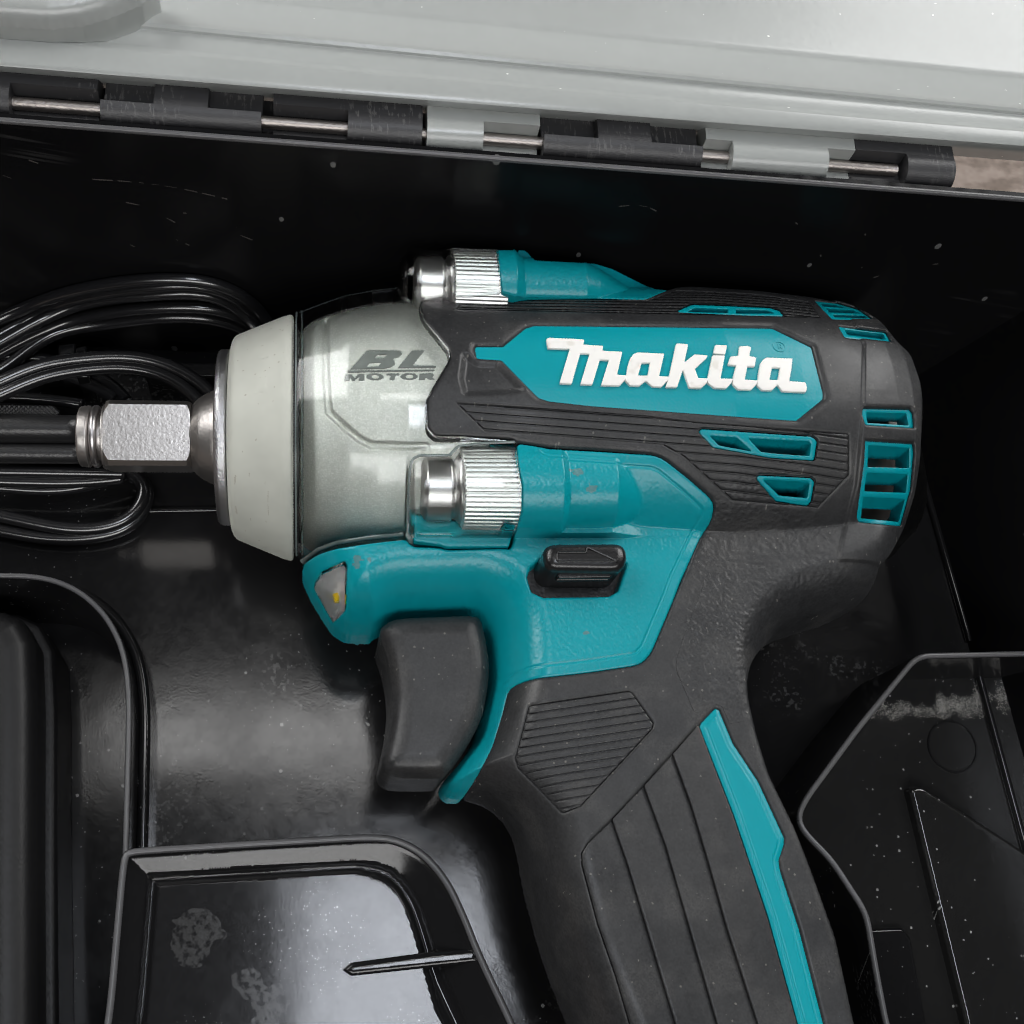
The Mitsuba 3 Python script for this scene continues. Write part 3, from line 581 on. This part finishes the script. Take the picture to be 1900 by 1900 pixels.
# thick lower lip and end rim of the cover
def lip(pts, r, hf, o=0.0):
    q = on(dens(pts, 8, False), hf); return tube(np.c_[q, hf(q[:, 0], q[:, 1]) + o], r, seg=8, res=.8)
scene['clear_edge'] = {'type': 'twosided', 'bsdf': pr((.12, .15, .145), 0.12, specular=0.6)}
put(W + '__clear_cover__lip', lip([(562, 1040), (592, 1018), (625, 1006), (680, 997), (750, 990)], .55, HC, -.3), 'clear_edge')
put(W + '__clear_cover__lip', lip([(556, 580), (600, 563), (640, 549), (690, 540), (738, 534)], .12, HC, -.15), 'clear_edge')
for k_, (xr, dr_) in enumerate(((551, .1), (562, -.5))):
    xx = P1(xr, 800, Z0)[0]; th = np.linspace(np.radians(-66), np.radians(88), 90); R_ = Rc(xx) - .2 + dr_
    put(W + '__clear_cover__rim', tube(np.c_[np.full(90, xx), YA - R_ * np.sin(th), Z0 + R_ * np.cos(th)], .18, seg=8, res=.6), 'clear_edge')
put(W + '__clear_cover__lip', lip([(757, 992), (764, 1008), (817, 1015), (828, 1019), (900, 1019), (942, 1016)], .5, HC, -.2), 'clear_edge')
put(W + '__clear_cover__lip', lip([(757, 990), (758, 930), (761, 872), (765, 853), (778, 845), (834, 845), (850, 828), (900, 822), (955, 820)], .3, HC, -.15), 'clear_edge')
seat = poly_on([(766, 1006), (772, 955), (800, 957), (853, 968), (857, 975), (955, 975), (943, 1016), (828, 1017), (817, 1013)], H2, .2)
put(W + '__bolt_seat', plate(seat, above(H2, .9), step=.4, bevel=.3, skirt=5), 'teal')
for a in ('BL',):
    BLZ = (600, 560, 7.917)
    ell = lambda cx, cy, rx, ry: [(cx + rx * math.cos(t), cy + ry * math.sin(t)) for t in np.linspace(0, 2 * np.pi, 28, endpoint=False)]
    INK = [([(645, 735), (1080, 728), (1140, 740), (1160, 775), (1120, 820), (1020, 850), (1050, 890), (1060, 930), (1000, 970), (900, 995), (395, 1005)], [[(790, 795), (940, 790), (900, 835), (755, 840)], [(680, 915), (850, 905), (810, 960), (640, 965)]]),
           ([(1300, 728), (1490, 722), (1310, 945), (1660, 950), (1640, 985), (1090, 985)], []),
           ([(370, 1020), (860, 1012), (1640, 1005), (1625, 1032), (840, 1040), (355, 1055)], []),
           ([(330, 1080), (425, 1075), (460, 1130), (515, 1068), (610, 1066), (605, 1165), (520, 1170), (530, 1112), (450, 1172), (425, 1172), (400, 1118), (385, 1172), (318, 1174)], []),
           (ell(760, 1110, 130, 52), [ell(765, 1110, 58, 28)]), ([(935, 1060), (1120, 1060), (1115, 1090), (1060, 1090), (1045, 1160), (970, 1160), (990, 1090), (925, 1090)], []),
           (ell(1260, 1105, 128, 50), [ell(1265, 1105, 58, 27)]), ([(1410, 1065), (1600, 1055), (1630, 1085), (1590, 1112), (1640, 1152), (1560, 1155), (1505, 1120), (1490, 1155), (1400, 1158)], [])]
    Hi = above(Hg, .16)
    for o, hs in INK:
        g = poly_on(zoom(o, *BLZ), Hi, .02)
        for h in hs: g = fix(g.difference(poly_on(zoom(h, *BLZ), Hi)))
        put(W + '__gear_case__print_letter', plate(g, Hi, step=.6, bevel=0, skirt=0, edge=.25), 'print_ink')
# bumper ring
rp = AX([(404, 700), (429, 640), (436, 623), (528, 586), (544, 583)])
ring = np.vstack([[rp[1][0], rp[1][1] - 4], rp[1:], [rp[-1][0] + .3, rp[-1][1] - 3]])
put(W + '__nose_bumper', revolve(sm(ring, 1.2, 6), n=200), 'cream_rubber', label='cream rubber bumper ring round the nose')
Hrg = lambda x, y: Z0 + cyl(x, y, np.interp(x, rp[1:, 0], rp[1:, 1]))
for pg in ([(474, 655), (498, 652), (498, 664), (474, 667)], [(470, 690), (496, 688), (496, 728), (470, 730)], [(474, 960), (498, 962), (499, 984), (476, 982)], [(476, 992), (499, 994), (500, 1010), (478, 1008)]):
    put(W + '__nose_bumper__moulded_mark', plate(poly_on(pg, Hrg), above(Hrg, .12), step=.5, bevel=.1, skirt=.3, edge=.25), 'cream_rubber')
gapx = AX([(545, 590), (553, 590)])
put(W + '__nose_gap_band', revolve([(gapx[0][0] - .1, gapx[0][1] - 1.1), (gapx[1][0] + .4, gapx[1][1] - 1.1)], n=160), 'black_trim')  # dark band filling the gap between bumper ring and clear cover
wp = AX([(404, 672), (406, 652), (412, 648), (428, 648)])
wpr = np.vstack([[wp[0][0], 7.0], wp, [wp[-1][0], 10]])
put(W + '__nose_washer', revolve(sm(wpr, .5), n=160), 'washer_metal')
nk = AX([(402, 722), (388, 728), (372, 736), (362, 746), (352, 756)])
nkp = np.vstack([[nk[0][0] + 2, nk[0][1]], nk, [nk[-1][0] - 4, nk[-1][1] - .6], [nk[-1][0] - 5, 5.0]])
put(W + '__anvil__neck', revolve(sm(nkp, .8), n=120), 'steel')
a = 6.15
xa0, xa1 = P1(189, 811, Z0 + a)[0], P1(352, 811, Z0 + a)[0]
sq = m3.CrossSection([[(-a + .9, -a), (a - .9, -a), (a, -a + .9), (a, a - .9), (a - .9, a), (-a + .9, a), (-a, a - .9), (-a, -a + .9)]]).extrude(xa1 - xa0).rotate([0, 90, 0]).translate([xa0, 0, 0]).rotate([15, 0, 0]).translate([0, YA, Z0])
turn = sm([(xa0, 0), (xa0, 7.0), (xa0 + 1.6, 8.6), (xa0 + 3, 9.4), (xa1 - 3, 9.4), (xa1 - 1.2, 8.9), (xa1, 7.2), (xa1, 0)], .5)
sqm = sq ^ m3.CrossSection([[(r, x) for x, r in turn]]).revolve(128).rotate([0, 90, 0]).translate([0, YA, Z0])
put(W + '__anvil__square_drive', sqm, 'cast_steel', smooth=25, label='square steel drive with coarse cast face')
ex = [P1(p, 811, Z0)[0] for p in (148, 151, 168, 171, 173, 186, 188, 194)]
put(W + '__anvil__tip', revolve(sm([(ex[0], .01), (ex[0], 5.0), (ex[1], 5.7), (ex[2], 5.9), (ex[3], 5.3), (ex[3] + .3, 4.6), (ex[7], 4.6), (ex[7], 6.2), (ex[7] + 1, 6.2)], .25), n=120), 'steel')
mid = (ex[4] + ex[5]) / 2
th = np.linspace(np.radians(-100), np.radians(215), 70)
put(W + '__anvil__retaining_ring', tube(np.c_[np.full(70, mid), YA - 5.25 * np.sin(th), Z0 + 5.25 * np.cos(th)], .72, seg=12, res=.4), 'chrome')
# bolts under the clear cover
for yb, rs, rh in ((YB, 7.1, 5.6), (YB2, 6.4, 5.3)):
    k = put(W + '__bolt', revolve(sm([(XB(782), .01), (XB(782), rh - 1.0), (XB(788), rh), (XB(834), rh + .1), (XB(838), rh - .6), (XB(842), rh - .6), (XB(848), rh + .4), (XB(856), rh + .6)], .4), n=96, y=yb, z=ZB), 'chrome', label='silver bolt under the clear cover' if yb == YB else 'silver bolt on the far edge of the nose')
    n = 50
    fl = revolve(sm([(XB(853), rs - 1), (XB(855), rs), (XB(957), rs + .15), (XB(958), rs - 1)], .2), n=n * 8, y=yb, z=ZB, rad=lambda t: 1 + .026 * np.abs(np.cos(t * n / 2)))
    put(k + '__fluted_sleeve', fl, 'bright_metal')
# ---------------- LED light
led = W + '__led_light'
lr = plate(fix(GL.buffer(.1)), above(H2, -2.2), step=.8, bevel=0, skirt=0, edge=1.0)
lr.vertices[:, 2] += np.random.default_rng(9).uniform(-.28, .28, len(lr.vertices)); put(led + '__reflector', lr, 'lens_reflector', smooth=False)
put(led + '__lens', shell(fix(GL.buffer(.02)), above(H2, .1), 1.4, step=.4), 'clear_lens')
q = on([(620, 1101), (629, 1099), (631, 1114), (623, 1116)], above(H2, -1.2))
put(led + '__chip', plate(Polygon(q), above(H2, -1.2), step=.5, bevel=0, skirt=.8), 'yellow_chip')
# ---------------- trigger
TRIG = [(701, 1186), (706, 1175), (728, 1160), (879, 1154), (889, 1167), (900, 1226), (902, 1263), (890, 1340), (854, 1407), (824, 1444), (817, 1450), (728, 1449), (710, 1438), (704, 1422), (717, 1374), (725, 1318), (725, 1281), (717, 1230)]
GTg = poly_z(roundc(TRIG, 30, 8), Z0 + 4, .5)
def trg(x, y): return np.full(np.shape(x), Z0 + 11.5)
q = P([(716, 1432), (822, 1437)], Z0 + 8)
tm = plate(GTg, trg, step=.5, bevel=3.4, skirt=0, bottom=Z0 - 10)
rl = P1(760, 1440, Z0 + 8)[1]; v = tm.vertices; v[:, 2] -= np.where((v[:, 1] < rl + .6) & (v[:, 2] > Z0), np.clip((rl + .6 - v[:, 1]) * 1.2, 0, 2.0), 0)
put(W + '__trigger', tm, 'rubber')
# ---------------- direction switch
zs = H2(*[np.array([c]) for c in P1(1070, 1075, Z0 + 18)[:2]])[0]
ztop = zs + 6.5
CAP = [(1026, 1011), (1148, 1010), (1160, 1020), (1163, 1040), (1155, 1058), (1140, 1064), (1020, 1062), (1009, 1050), (1006, 1030), (1012, 1016)]
gc = poly_z(roundc(CAP, 16), ztop - 1.5, 1.6)
sw = W + '__direction_switch'
put(sw, plate(gc, flat(ztop), step=.4, bevel=1.7, skirt=0, bottom=zs - 4), 'black_button', label='glossy black direction button with arrow')
ar = P(dens([(1034, 1025), (1088, 1025), (1089, 1015), (1145, 1041), (1034, 1041), (1034, 1025)], 3, False), ztop + .05)
put(sw + '__arrow', tube(ar[::1], .2, seg=8, res=.35), 'black_button')
bx0, bx1 = gc.bounds[0], gc.bounds[2]; by0 = gc.bounds[1]
for zz in (ztop - 3.0, ztop - 4.6):
    put(sw + '__rib', rbox(bx0 + 2.6, by0 - .5, zz - .45, bx1 - 2.6, by0 + 1.5, zz + .45, .4), 'black_button', smooth=30)
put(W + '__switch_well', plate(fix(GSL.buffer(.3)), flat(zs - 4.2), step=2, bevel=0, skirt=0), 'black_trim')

# ================================================================ the case
C = 'tool_case'
labels[C] = {'label': 'open black tool case with a grey lid hinged at its back edge', 'category': 'tool case'}
RIMZ = 72.0
def HL_(a, px): return 189.3 + .0763 * px + a        # hinge pin line in the photograph, a px below it
def band(x, off, z): return P1(x, HL_(off, x), z)
# back wall: a slab from the rim down to the floor
r0, r1 = P1(-260, 222 - .078 * 260, RIMZ), P1(2160, 368 + .078 * 260, RIMZ)
dirx = (r1 - r0) / np.linalg.norm(r1 - r0); nrm = np.array([-dirx[1], dirx[0], 0])      # points away from the viewer
def slab(a, b, th, z0, z1, lean=0.0, ch=.5):
    d = (b - a)[:2] / np.linalg.norm((b - a)[:2]); n = np.array([-d[1], d[0]])
    g = Polygon([a[:2], b[:2], b[:2] + n * th, a[:2] + n * th]); m = plate(g, flat(z1), step=20, bevel=ch, skirt=0, bottom=z0, edge=2.0)
    if lean:
        k = (z1 - m.vertices[:, 2]) * lean; m.vertices[:, 0] -= n[0] * k; m.vertices[:, 1] -= n[1] * k
    return m
put(C + '__back_wall', slab(r0, r1, 1.6, -22, RIMZ, lean=.06), 'wall_gloss', smooth=40, label='glossy black inner back wall under the hinge')
scene['worn_lit_rim'] = bump(pr((.075, .075, .078), 0.30), grain(1200.0), 0.00006)  # grey of wear plus the rounded edge's reflection, both in the base colour
put(C + '__rim', tube([r0 + dirx * 2 - nrm * .1 + [0, 0, -.1], r1 - dirx * 2 - nrm * .1 + [0, 0, -.1]], .55, seg=14, res=6), 'worn_lit_rim')
# right wall
q0, q1 = P1(1694, 820, 0), P1(1930, 1690, 0)
e0, e1 = q0 + (q0 - q1) * .3, q1 + (q1 - q0) * .35
sw_ = slab(np.r_[e1[:2], 0] * 1.0, np.r_[e0[:2], 0] * 1.0, -1.6, -22, RIMZ); sw_.vertices[:, 0] += sw_.vertices[:, 2] * .36
put(C + '__side_wall', sw_, 'wall_gloss', smooth=40)
# outer bottom shell
fb = Polygon([r0[:2], r1[:2] , P1(2200, 2200, -22)[:2], P1(-400, 2200, -22)[:2]])
put(C + '__bottom', plate(fb, flat(-20.5), step=30, bevel=0, skirt=1.5, edge=4), 'black_satin')
# ---- hinge
HZ = RIMZ - 3.5
h0, h1 = band(-60, 0, HZ), band(1960, 0, HZ); hd = (h1 - h0) / np.linalg.norm(h1 - h0); hn = np.array([-hd[1], hd[0], 0])
MM = .0965                                              # mm per px there
def s_of(px): return (P1(px, HL_(0, px), HZ) - h0) @ hd
RB = 3.45
def hplace(m):
    ang = math.degrees(math.atan2(hd[1], hd[0])); return m.rotate([0, 0, ang]).translate(h0.tolist())
def barrel(p0, p1, slots, r=RB, leaf=6.0):
    """knuckle from px p0 to p1: barrel, rear leaf, minus slots (px0, px1, a0, a1) that lay the pin bare"""
    s0, s1 = s_of(p0), s_of(p1)
    b = m3.Manifold.cylinder(s1 - s0, r, r, 48).rotate([0, 90, 0]).translate([s0, 0, 0])
    b = b + mbox(s0, 0, -2.2, s1, leaf, 3.2)
    for a0, a1, t0, t1 in slots: b = b - mbox(s_of(a0), -t1 * MM, -.9, s_of(a1), -t0 * MM, 9)
    return hplace(b)
kn = C + '__hinge_knuckle'
put(kn, barrel(-80, 184, [(25, 190, -17, 60)]) + hplace(mbox(s_of(30), -4, -3, s_of(182), -1.6, -.7)), 'hinge_plastic', smooth=25, label='black hinge knuckle at the left frame edge')
def tlink(p0, c0, c1, p1):
    s0, s1 = s_of(p0), s_of(p1)
    b = m3.Manifold.cylinder(s1 - s0, RB, RB, 48).rotate([0, 90, 0]).translate([s0, 0, 0]) + mbox(s0, 0, -2.2, s1, 7, 3.2)
    for a0, a1 in ((p0 - 5, c0), (c1, p1 + 5)):
        b = b - mbox(s_of(a0), -.05 * 10, .2, s_of(a1), 8, 9)
    return hplace(b)
put(kn, tlink(192, 289, 388, 486), 'hinge_plastic', smooth=25, label='black hinge link with a raised middle, left of two')
put(kn, barrel(507, 781, [(500, 645, -16, 60)]) + hplace(mbox(s_of(508), -4, -3, s_of(640), -1.6, -.7)), 'hinge_plastic', smooth=25, label='black hinge knuckle beside the first grey knuckle')
put(kn, barrel(790, 997, [(893, 1002, -14, 60)]) , 'lid_plastic', smooth=25, label='first grey hinge knuckle of the lid')
put(kn, tlink(1004, 1103, 1200, 1294), 'hinge_plastic', smooth=25, label='scuffed black hinge link between the grey knuckles')
put(kn, barrel(1302, 1576, [(1295, 1350, -14, 60), (1525, 1580, -14, 60)]), 'lid_plastic', smooth=25, label='second grey hinge knuckle of the lid')
put(kn, barrel(1577, 1757, [(1570, 1670, -16, 60)]) + hplace(mbox(s_of(1580), -4, -3, s_of(1680), -1.6, -.7)), 'hinge_plastic', smooth=25, label='black end knuckle of the hinge')
put(C + '__hinge_pin', tube([band(-70, 0, HZ), band(1662, 0, HZ)], 1.1, seg=20, res=4), 'copper_pin')
hy = hplace(mbox(s_of(-80), -3.4, -8, s_of(1700), 8, -4.4)); put(C + '__hinge_seat', hy, 'hinge_plastic', smooth=25)
# ---- lid, lying open behind the hinge: lines (z, y at x=-100, y at x=950, y at x=2000)
LIDL = [(60, 142, 225, 307), (70, 128, 212, 294), (73, 122, 206, 287), (74.6, 114, 198, 278), (75.2, 104, 186, 268), (75.4, 62, 163, 254), (75.1, 56, 159, 250), (74.3, 51, 155, 246), (73.5, 46, 150, 242),
        (73.0, 24, 127, 226), (73.2, 17, 121, 222), (73.8, 12, 116, 218), (74.1, 4, 109, 212), (73.6, -6, 101, 206), (67, -44, 64, 168), (65.2, -53, 55, 159), (64.3, -60, 48, 152), (64.0, -72, 36, 140), (63.8, -140, -25, 84), (63.0, -420, -320, -220)]
xs = np.linspace(-120, 2020, 40)
V = []
for z, ya, yb_, yc in LIDL:
    co = np.polyfit([-100, 950, 2000], [ya, yb_, yc], 2)
    V.append(P(np.c_[xs, np.polyval(co, xs)], z))
V = np.array(V); m, n = V.shape[:2]
i, j = np.meshgrid(np.arange(m - 1), np.arange(n - 1), indexing='ij')
q = np.stack([i * n + j, i * n + j + 1, (i + 1) * n + j + 1, (i + 1) * n + j], -1).reshape(-1, 4)
lid = trimesh.Trimesh(V.reshape(-1, 3), np.vstack([q[:, [0, 1, 2]], q[:, [0, 2, 3]]]), process=False)
put(C + '__lid', lid, 'lid_plastic', smooth=38, label='pale grey lid lying open behind the hinge')
BOSS = [(-120, 30), (0, 36), (90, 42), (150, 36), (200, 22), (262, -4), (300, -60), (-120, -80)]
gb = poly_z(BOSS, 80, 1.5)
put(C + '__lid__latch_pocket', plate(gb, flat(82), step=.8, bevel=4.0, skirt=0, bottom=66), 'lid_plastic', label='rounded grey pocket moulded inside the lid')

# ================================================================ the moulded insert
I = 'case_insert'
labels[I] = {'label': 'glossy black moulded insert with pockets lying inside the case', 'category': 'insert'}
LP = [(-300, 1052), (0, 1062), (60, 1063), (110, 1073), (160, 1098), (205, 1143), (235, 1205), (246, 1290), (243, 1420), (238, 1600), (230, 2150), (-300, 2150)]
ZL = 16.0
gl_o = poly_z(roundc(LP, 90, 10), ZL, .5)
gl_i = fix(gl_o.buffer(-1.15))
TR = [(222, 1592), (232, 1577), (252, 1572), (450, 1560), (690, 1546), (740, 1552), (790, 1578), (835, 1630), (868, 1700), (895, 1770), (960, 1905), (1060, 2160), (150, 2160), (196, 1880)]
ZT = 20.0
gt_o = poly_z(roundc(TR, 60, 8), ZT, .4); gt_i = fix(gt_o.buffer(-1.35))
RC = [(1700, 1211), (2250, 1200), (2250, 2160), (1740, 2160), (1640, 1905), (1620, 1800), (1603, 1697), (1540, 1600), (1486, 1545), (1475, 1515), (1490, 1480), (1590, 1345)]
ZR = 26.0
gr_o = poly_z(roundc(RC, 26), ZR, .3); gr_i = fix(gr_o.buffer(-1.25))
FL = fix(Polygon([P1(-300, 560, 0)[:2], P1(1660, 640, 0)[:2], e0[:2] + [6, 0], e1[:2] + [6, 0], P1(2000, 2300, 0)[:2], P1(-300, 2300, 0)[:2]]))
fl = FL
for g in (gl_i, gt_i, gr_i): fl = fl.difference(g)
fl = max(fl.geoms, key=lambda a: a.area) if fl.geom_type != 'Polygon' else fl
put(I + '__floor', plate(fl, flat(0), step=4, bevel=0, skirt=0, edge=1.0), 'black_gloss', label='scuffed glossy black floor of the insert')
def wall(go, gi, ztop, zbot, draft=0.0, ch=.35):
    w = fix(go.difference(gi)); m = plate(w, flat(ztop), step=1.2, bevel=ch, skirt=0, bottom=0, edge=.5)
    return m
put(I + '__pocket_wall', plate(fix(gl_o.difference(gl_i)), flat(ZL), step=.8, bevel=.56, skirt=0, bottom=-19, edge=.4), 'black_gloss', label='curved thin wall round the left pocket')
put(I + '__pocket_wall', plate(fix(gr_o.difference(gr_i)), flat(ZR), step=.8, bevel=.6, skirt=0, bottom=-2, edge=.4), 'black_gloss', label='angular thin wall round the right pocket')
put(I + '__pocket_floor', plate(fix(gl_i.buffer(.2)), flat(-17), step=6, bevel=0, skirt=0, edge=2), 'black_gloss')
for nm, g_, z_, r_ in (('pocket_rim', gl_o.buffer(-.57), ZL - .25, .5), ('pocket_rim', gr_o.buffer(-.62), ZR - .25, .55), ('tray_rim_bead', gt_o.buffer(-.67), ZT - .25, .6)):
    c_ = resample(np.array(fix(g_).exterior.coords), 400); c_ = np.vstack([c_, c_[:1]])
    put(I + '__' + nm, tube(np.c_[c_, np.full(len(c_), z_)], r_, seg=10, res=.7, cap=False), 'worn_lit_rim')
# outer foot of the left pocket's wall
gfo = fix(gl_o.buffer(2.2).difference(gl_o.buffer(.1)))
put(I + '__pocket_foot', plate(fix(gfo), flat(6.5), step=1, bevel=.8, skirt=0, bottom=-1, edge=.5), 'black_gloss')
# right pocket floor with its raised panels
put(I + '__pocket_floor', plate(fix(gr_i.buffer(.2)), flat(6), step=6, bevel=0, skirt=0, edge=2), 'pocket_gloss', label='dusty floor of the right pocket with a pale grainy streak')
pan = poly_z([(1688, 1462), (1712, 1458), (1875, 1562), (1990, 1640), (2100, 2160), (1860, 2160), (1795, 1905)], 9, .6)
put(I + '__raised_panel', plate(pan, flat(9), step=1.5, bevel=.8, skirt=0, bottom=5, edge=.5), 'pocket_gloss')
pan2 = poly_z([(1612, 1724), (1676, 1721), (1692, 1740), (1722, 1905), (1780, 2160), (1700, 2160), (1630, 1905)], 8, .5)
put(I + '__raised_panel', plate(pan2, flat(7.6), step=1.5, bevel=.6, skirt=0, bottom=5, edge=.5), 'black_gloss')
cc = P1(1768, 1385, 6.3)[:2]; ringc = Point(cc).buffer(5.6).difference(Point(cc).buffer(5.25))
put(I + '__moulding_ring', plate(fix(ringc), flat(6.3), step=1, bevel=0, skirt=.3, edge=.3), 'black_gloss')
for z_, a_, b_ in ((.6, (1702, 850), (1799, 1190)), (6.6, (1806, 1216), (1912, 1610))):
    put(I + '__corner_fillet', tube([P1(*a_, z_), P1(*b_, z_)], .8, seg=14, res=4), 'black_gloss')
# bottom tray: rim, sloping wall, channel, floor
put(I + '__tray_rim', plate(fix(gt_o.difference(gt_i)), flat(ZT), step=.8, bevel=.65, skirt=0, bottom=-2, edge=.4), 'black_gloss', label='raised rim of the bottom tray')
gti = gt_i; tb = cKDTree(np.vstack(ring_pts(fix(gti.buffer(.2)), .2)))
xt = [P1(660, 1700, ZT - 8)[0], P1(800, 1700, ZT - 8)[0]]
def trayh(x, y):
    d, _ = tb.query(np.c_[x, y]); d = d * np.interp(x, xt, [1.0, .55])
    return np.interp(d, [0, .4, 3.3, 3.8, 4.3, 4.8, 5.4, 60], [ZT - 1.2, ZT - 1.5, ZT - 3.0, ZT - 4.4, ZT - 4.7, ZT - 4.4, ZT - 3.7, ZT - 3.7])
TB = fix(gti.buffer(.2))
put(I + '__tray', plate(TB, trayh, step=.45, bevel=0, skirt=0, edge=.4, lines=[TB.buffer(-o).exterior for o in (.4, .8, 1.5, 2.4, 3.3, 3.8, 4.3, 4.8, 5.4, 5.9)]), 'tray_gloss', label='shiny stained tray dusted with white flecks at the bottom left')
rb = poly_z([(636, 1800), (652, 1786), (800, 1766), (886, 1758), (888, 1786), (652, 1811)], ZT - 1.2, .15)
put(I + '__tray_rib', plate(rb, flat(ZT - 1.2), step=.3, bevel=.85, skirt=0, bottom=ZT - 6, edge=.3), 'black_gloss')
# ribs behind the cord
for pts, z in (([(108, 640), (140, 636), (140, 690), (108, 690)], 10), ([(140, 645), (160, 640), (166, 700), (142, 700)], 12), ([(270, 672), (420, 672), (420, 700), (270, 700)], 8)):
    put(I + '__floor_rib', plate(poly_z(pts, z, .3), flat(z), step=2, bevel=.4, skirt=0, bottom=-1, edge=.4), 'black_gloss')
stp = poly_z([(262, 941), (428, 938), (428, 947), (262, 950)], .8, .2)
put(I + '__floor_step', plate(stp, flat(.8), step=3, bevel=.3, skirt=0, bottom=-1, edge=.4), 'black_gloss')

# ================================================================ power cord
K = 'power_cord'
labels[K] = {'label': 'coiled black twin power cord in the left of the case, beside the wrench nose', 'category': 'power cord'}
wn = np.cross(dirx, np.array([0, 0, -1]) - nrm * .06); wn /= np.linalg.norm(wn)
def cord(pts, z, r=.85):
    r *= 1.32; n = len(pts); zs_ = np.interp(np.linspace(0, 1, n), np.linspace(0, 1, len(z)), z) if hasattr(z, '__len__') else np.full(n, z)
    from scipy.interpolate import splprep, splev
    pp = np.asarray(pts, float); tck, _ = splprep(pp.T, s=0, k=min(3, n - 1)); u = np.linspace(0, 1, 90); pp = np.array(splev(u, tck)).T; zz = np.interp(u, np.linspace(0, 1, n), zs_)
    d = rays(pp); t = ((r0 - EYE) @ wn) / (d @ wn); zz = np.maximum(zz, (EYE + t[:, None] * d)[:, 2] + r + 1.2)      # rest against the back wall, not in it
    zz = np.convolve(np.pad(zz, 6, mode='edge'), np.ones(13) / 13, 'valid'); p = P(pp, zz)[::3]
    p = np.array(p); put(K + '__cord_loop', tube(p, r, seg=18, res=.7), 'cord_vinyl')
def twin(pts, z, off, r=.9):
    cord(pts, z, r); p = np.array(pts, float); t = np.gradient(p, axis=0); t /= np.linalg.norm(t, axis=1, keepdims=True)
    cord((p + np.c_[-t[:, 1], t[:, 0]] * off).tolist(), z, r)
cord([(-80, 622), (0, 592), (95, 553), (189, 530), (316, 519), (395, 527), (442, 546), (480, 577), (508, 620), (530, 670)], 15, 1.0)
cord([(-80, 655), (0, 622), (95, 572), (189, 546), (284, 534), (379, 534), (440, 558), (480, 600), (525, 660)], 14, .85)
cord([(-80, 680), (0, 637), (95, 586), (189, 557), (284, 548), (379, 548), (440, 575), (475, 612), (520, 665)], 17, .85)
cord([(-60, 690), (32, 638), (126, 598), (221, 578), (316, 571), (411, 578), (470, 604), (520, 660)], 12, .95)
cord([(-60, 706), (50, 652), (95, 623), (189, 602), (316, 589), (411, 597), (470, 622), (515, 670)], 11, .95)
cord([(-80, 738), (0, 709), (63, 683), (158, 666), (253, 665), (316, 681), (363, 706), (400, 740), (430, 790)], 17, 1.05)
cord([(-80, 762), (0, 733), (79, 701), (158, 686), (253, 685), (316, 704), (354, 730), (385, 765)], 17, 1.0)
cord([(-80, 658), (0, 660), (79, 666), (130, 678), (200, 710), (240, 750)], 8, .95)
cord([(-80, 680), (0, 678), (79, 686), (150, 705), (220, 745)], 8, .95)
cord([(-80, 740), (40, 738), (90, 742), (160, 752)], 9, .9)
cord([(-80, 874), (0, 875), (120, 877), (240, 879)], 8, .95)
cord([(-80, 892), (0, 893), (158, 894), (236, 886)], 7, .9)
cord([(-80, 905), (40, 908), (110, 909), (189, 895), (240, 880)], 5, .8)
cord([(215, 878), (250, 884), (266, 906), (260, 936), (234, 963), (189, 979), (126, 981), (60, 970), (0, 957), (-80, 940)], 4, 1.0)
cord([(240, 885), (272, 905), (268, 942), (240, 975), (189, 994), (126, 1000), (60, 995), (0, 984), (-80, 968)], 2.5, 1.0)
plug = [P1(-60, 796, 12), P1(158, 800, 12)]
for (y_, r_, z_, x1) in ((797, 2.9, 13, 152), (842, 2.1, 11, 158)):
    p0, p1 = P1(-70, y_ - 2, z_), P1(x1, y_, z_)
    put(K + '__strain_relief', tube([p0, p1], r_, seg=28, res=2), 'black_satin')
gs = poly_z([(-80, 748), (100, 752), (112, 764), (98, 772), (-80, 770)], 14, .4)
def knurl(x, y): return 14 + .35 * np.sin(x * 2 * np.pi / .9) * np.sin(y * 2 * np.pi / .9)
put(K + '__plug_grip', plate(gs, knurl, step=.2, bevel=.4, skirt=0, bottom=4, edge=.25), 'black_satin')
# ================================================================ charger in the left pocket
D = 'battery_charger'
gch = poly_z([(-300, 1120), (0, 1126), (35, 1142), (58, 1185), (62, 1300), (60, 1600), (62, 2150), (-300, 2150)], 12, 1.0)
put(D + '__body', plate(gch, flat(12), step=.8, bevel=4.5, skirt=0, bottom=-16, edge=.5), 'charger_plastic')
gch2 = fix(gch.buffer(2.0)); put(D + '__base', plate(gch2, flat(0), step=1.2, bevel=1.2, skirt=0, bottom=-16.5, edge=.5), 'charger_plastic')
labels[D] = {'label': 'black rounded charger sitting in the left pocket of the insert', 'category': 'charger'}

# ================================================================ the ground under the case
gd = trimesh.Trimesh([[-3, -3, -.024], [3, -3, -.024], [3, 3, -.024], [-3, 3, -.024]], [[0, 1, 2], [0, 2, 3]], process=False)
scene['ground'] = mikit.ply(gd, 'carpet'); labels['ground'] = {'label': 'brown mottled carpet under the open case', 'category': 'floor', 'kind': 'structure'}
